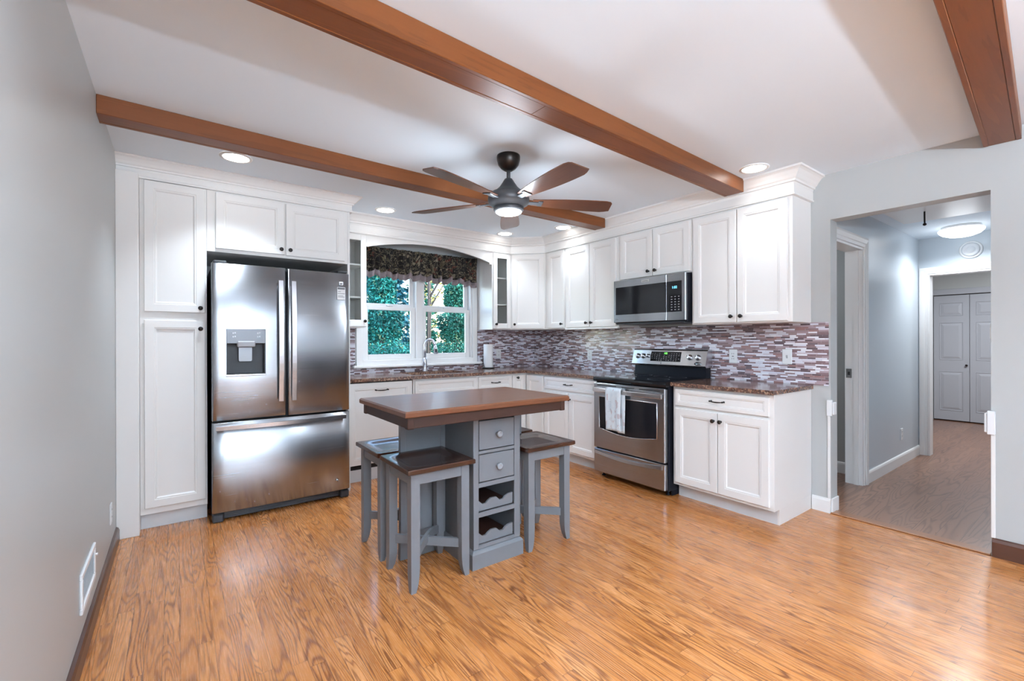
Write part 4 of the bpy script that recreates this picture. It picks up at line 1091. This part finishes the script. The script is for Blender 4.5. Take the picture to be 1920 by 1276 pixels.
# ------------------------------------------------------------------ stools
def make_stool():
    t = thing('counter_stool', 'x', 'stool', (0, 0, 0), 'grey counter stools around the island')
    W_ = .188; ZS = .618
    # scooped saddle seat
    m = MB(); n = 18; pts = []; F = []
    def hz(x, y):
        q = max(0, 1-(x/(W_*.80))**4)*max(0, 1-(y/(W_*.72))**4)
        return ZS-.013*min(1, q*2.2)
    for j in range(n+1):
        for i in range(n+1):
            x = -W_+2*W_*i/n; y = -W_+2*W_*j/n; pts.append((x, y, hz(x, y)))
    m.add(pts, [[j*(n+1)+i, j*(n+1)+i+1, (j+1)*(n+1)+i+1, (j+1)*(n+1)+i] for j in range(n) for i in range(n)], True)
    e = W_
    m.add([(-e, -e, ZS), (e, -e, ZS), (e, e, ZS), (-e, e, ZS), (-e-.003, -e-.003, ZS-.004), (e+.003, -e-.003, ZS-.004), (e+.003, e+.003, ZS-.004), (-e-.003, e+.003, ZS-.004),
           (-e-.003, -e-.003, ZS-.022), (e+.003, -e-.003, ZS-.022), (e+.003, e+.003, ZS-.022), (-e-.003, e+.003, ZS-.022), (-e+.004, -e+.004, ZS-.027), (e-.004, -e+.004, ZS-.027), (e-.004, e-.004, ZS-.027), (-e+.004, e-.004, ZS-.027)],
          [[a+k, a+(k+1) % 4, a+4+(k+1) % 4, a+4+k] for a in (0, 4, 8) for k in range(4)]+[[15, 14, 13, 12]])
    part('seat', m, M['seat'], t)
    L = .166
    m = MB()
    for (x0, x1, y0, y1) in ((-L+.02, L-.02, -L+.004, -L+.022), (-L+.02, L-.02, L-.022, L-.004), (-L+.004, -L+.022, -L+.02, L-.02), (L-.022, L-.004, -L+.02, L-.02)): m.box(x0, x1, y0, y1, ZS-.085, ZS-.0275, .002)
    part('seat_rail', m, M['grey'], t)
    for sx in (-1, 1):
        for sy in (-1, 1):
            m = MB(); pts = []; F = []
            prof = [(ZS-.0275, 0, .047), (.30, 0, .047), (.13, 0, .0465), (.09, 0, .045), (.055, 0, .041), (.03, 0, .036), (.012, 0, .030), (.002, 0, .027), (0, .0, .026)]
            for (z, o, w) in prof:
                ox, oy = sx*(L+o*.6), sy*(L+o*.6)       # outer corner flares a little at the foot
                for (a, b) in ((0, 0), (1, 0), (1, 1), (0, 1)): pts.append((ox-sx*w*a, oy-sy*w*b, z))
            for k in range(len(prof)-1):
                for j in range(4): F.append([k*4+j, k*4+(j+1) % 4, k*4+4+(j+1) % 4, k*4+4+j])
            F += [[0, 1, 2, 3], [4*len(prof)-4+j for j in range(4)]]
            m.add(pts, F); lg = part('leg', m, M['grey'], t)
            part('foot_glide', MB().lathe(Fr((sx*(L-.013), sy*(L-.013), 0), (1, 0, 0), (0, 1, 0), (0, 0, 1)), 0, 0, [(.007, .0002), (.008, .004)], 10), M['dark'], lg)
    for k, (dx, dy) in enumerate(((1, 1), (1, -1))):
        m = MB(); D = L-.030; pts = []
        N = 10; P = []
        for i in range(N+1):
            q = -1+2*i/N; P.append((q*D*dx, q*D*dy, (.150+.036*(1-q*q)) if k == 0 else .168))
        m.tube(P, .01, 4, False, flat=(.017, .046)); part('stretcher', m, M['grey'], t)
    return t
def copy_tree(o, parent=None):
    c = o.copy(); COL.objects.link(c)
    if parent: c.parent = parent
    for ch in list(o.children): copy_tree(ch, c)
    return c
spots = [(-2.694, -2.380, 'grey stool with dark brown seat at the front left corner of the island'),
         (-2.694, -1.962, 'grey stool with dark brown seat at the back left corner, nearest the refrigerator'),
         (-1.956, -2.380, 'grey stool with dark brown seat at the front right corner, beside the wine rack'),
         (-1.950, -1.945, 'grey stool mostly hidden behind the right side of the island')]
st = make_stool()
for i, (x, y, lab) in enumerate(spots):
    o = st if i == 0 else copy_tree(st)
    o.location = (x, y, 0); o['label'] = lab

# ------------------------------------------------------------------ valance curtain
def curtain():
    x0, x1 = -2.275, -.925; N = 320; top = 2.205
    def yw(x, s): return -.095-.024*math.sin(x*88+1.8*math.sin(x*9))*(.40+.60*s)-.010*math.sin(x*37)-.006*math.sin(x*171)
    def zb(x): return 1.925-.036*abs(math.sin((x-x0)*25.5))**.8+.006*math.sin(x*14)-.024*((x-x0)/(x1-x0))
    m = MB(); R = 8
    m.grid(lambda i, j: (x0+(x1-x0)*i/N, yw(x0+(x1-x0)*i/N, 1-j/R), zb(x0+(x1-x0)*i/N)+.060+(top-zb(x0+(x1-x0)*i/N)-.060)*j/R), N, R)
    cm = pmat('floral_valance_cloth', (.05, .04, .03), .9); t = NT(cm); v = t.co(); v = t.map(v, (1, .3, 1))
    n = t.noise(v, 7, 3, .6, 1.0, 1)
    wv = t.mix(.20, v, n, 'ADD')
    f = t.sep(t.vor(wv, 17, out='Color'))[0]; dd_ = t.vor(wv, 17)
    c = t.ramp(f, [(0, (.012, .010, .010)), (.26, (.07, .055, .035)), (.40, (.11, .030, .020)), (.52, (.30, .25, .18)), (.66, (.012, .010, .010)), (.78, (.17, .14, .085)), (.90, (.24, .09, .05))], 'CONSTANT')
    leaf = t.math('LESS_THAN', dd_, t.math('MULTIPLY_ADD', t.noise(wv, 45, 3), .75, .08))
    c = t.mix(leaf, (.014, .012, .011), c)
    vein = t.math('LESS_THAN', t.math('ABSOLUTE', t.math('SUBTRACT', t.noise(wv, 22, 2), .5)), .018)
    c = t.mix(vein, c, (.26, .22, .15))
    c = t.mix(t.math('MULTIPLY', t.noise(wv, 70, 2), .45), c, (.02, .016, .014))
    t.base(c)
    o = single('window_valance', m, cm, 'gathered dark floral fabric valance with mauve hem above the kitchen window', 'curtain', loc=(0, 0, 0))
    s = o.modifiers.new('thick', 'SOLIDIFY'); s.thickness = .002
    m = MB(); m.grid(lambda i, j: (x0+(x1-x0)*i/N, yw(x0+(x1-x0)*i/N, 1)-.0015, zb(x0+(x1-x0)*i/N)+.061*j/2), N, 2)
    b = m.build('hem_band', paint('mauve_hem', (.26, .21, .22), .9, .15, 30), o); b['label'] = 'plain mauve scalloped hem'
    s = b.modifiers.new('thick', 'SOLIDIFY'); s.thickness = .002
    r = MB().tube([(x0-.02, -.040, 2.180), (x1+.02, -.040, 2.180)], .008, 8); r.build('rod', M['bronze'], o)
curtain()

# ------------------------------------------------------------------ outside: ground and trees
struct('ground', MB().box(-40, 40, .13, 60, -1.1, -1.0), paint('leafy_ground', (.10, .11, .05), .9, .4, 4))
def leafmat(name, a, b):
    m = pmat(name, a, .7); t = NT(m); v = t.co(); n = t.noise(v, 1.6, 3); g = t.n.new('ShaderNodeObjectInfo')
    w = t.noise(v, 26, 1)
    c = t.mix(t.ramp(n, [(.35, 0.0), (.65, 1.0)]), a, b)
    c = t.mix(t.ramp(w, [(.40, 0.0), (.60, .8)]), c, tuple(x*.22 for x in a))
    c = t.mix(t.ramp(t.noise(v, 9, 1), [(.66, 0.0), (.70, .6)]), c, (.45, .50, .22))
    t.base(c); return m
LM = [leafmat('teal_needles', (.006, .10, .095), (.04, .40, .30)), leafmat('green_needles', (.010, .09, .065), (.07, .36, .22)), leafmat('blue_green_needles', (.006, .07, .11), (.04, .27, .33)),
      leafmat('yellow_leaves', (.42, .33, .06), (.60, .50, .18))]
bark = wood('tree_bark', (.07, .055, .05), (.14, .115, .10), 'Z', .5, .9, 0)
def treemesh(seed, hgt, rad, n, conifer=True, size=.16):
    rnd = random.Random(seed); m = MB()
    for _ in range(n):
        if conifer:
            q = rnd.random()**.8; z = .2+(hgt-.2)*q; R = rad*(1-q*.85); a = rnd.random()*2*PI
            lay = (z*1.7) % 1; rr = R*math.sqrt(rnd.random())*(.55+.45*lay); z -= .35*rr
        else:
            z = hgt*.35+hgt*.65*rnd.random(); q = (z-hgt*.35)/(hgt*.65); rr = rad*math.sin(PI*min(.97, q+.05))*math.sqrt(rnd.random()); a = rnd.random()*2*PI
        c = Vector((rr*math.cos(a), rr*math.sin(a), z)); s = size*(.5+rnd.random())
        d = Vector((math.cos(a)+rnd.gauss(0, .6), math.sin(a)+rnd.gauss(0, .6), rnd.gauss(-.3, .5))).normalized()
        u = d.cross(Vector((rnd.gauss(0, 1), rnd.gauss(0, 1), rnd.gauss(0, 1)))).normalized()*s*.24
        m.add([c-d*s*.5, c+u, c+d*s*.5, c-u], [[0, 1, 2, 3]])
    return m
TR = []
def tree(x, y, kind, hgt, rad, n, label, seed, size=.16, z=-1.0):
    t = thing('conifer_tree' if kind != 3 else 'autumn_tree', label, 'tree', (x, y, z), 'trees behind the house')
    fo = treemesh(seed, hgt, rad, n, kind != 3, size).build('foliage', LM[kind], t, (0, 0, 0), recalc=False)
    tr = MB().tube([(0, 0, 0), (.02, .03, hgt*.45), (0, 0, hgt*.9)], [.11, .07, .02], 8).build('trunk', bark, t, (0, 0, 0))
    fo['kind'] = 'stuff'
tree(-.85, 3.2, 0, 3.7, 1.20, 26000, 'teal-green conifer close outside the left half of the window', 11, .055)
tree(1.15, 4.1, 1, 3.9, 1.15, 26000, 'green conifer outside the right half of the window', 12, .055)
tree(.45, 7.0, 2, 4.8, 1.35, 12000, 'blue-green conifer between the two nearest conifers', 13, .11)
tree(2.75, 6.4, 0, 5.2, 1.5, 9000, 'tall teal conifer farther off at the right of the window', 14, .12)
tree(-2.3, 6.6, 2, 6.6, 1.5, 9000, 'tall blue-green conifer farther off at the left of the window', 15, .12)
tree(1.05, 9.0, 3, 5.0, .85, 800, 'yellow-leaved autumn tree seen behind the conifers', 16, .13)
tree(4.5, 10.6, 3, 6.0, 1.0, 800, 'pale yellow autumn tree farther right behind the conifers', 17, .14)
for k, (x, y) in enumerate(((.6, 9.5), (1.9, 11.0), (2.9, 9.2), (4.6, 12.5))):
    t = single('bare_tree_trunk', MB().tube([(x, y, -1), (x+.1, y, 3), (x-.1, y, 8)], [.05, .04, .03], 8).tube([(x+.08, y, 2.6), (x+.7, y, 3.6), (x+1.3, y, 4.8)], [.04, .03, .012], 6).tube([(x+.08, y, 3.2), (x-.5, y, 4.0), (x-.9, y, 5.2)], [.04, .03, .012], 6), bark,
        ('thin bare tree trunk in the woods, seen through the left window unit', 'thin bare tree trunk behind the window mullion', 'thin bare tree trunk seen through the right window unit', 'farthest thin bare tree trunk at the right')[k], 'tree', 'bare trunks in the woods')
random.seed(5)
for k in range(9):
    x = -6+2.35*k; y = 13.5+(k % 2)*2.2
    tree(x, y, (0, 2, 1)[k % 3], 7.4+random.random()*1.6, 1.5, 5000, 'distant conifer in the tree line behind the house', 30+k, .24)
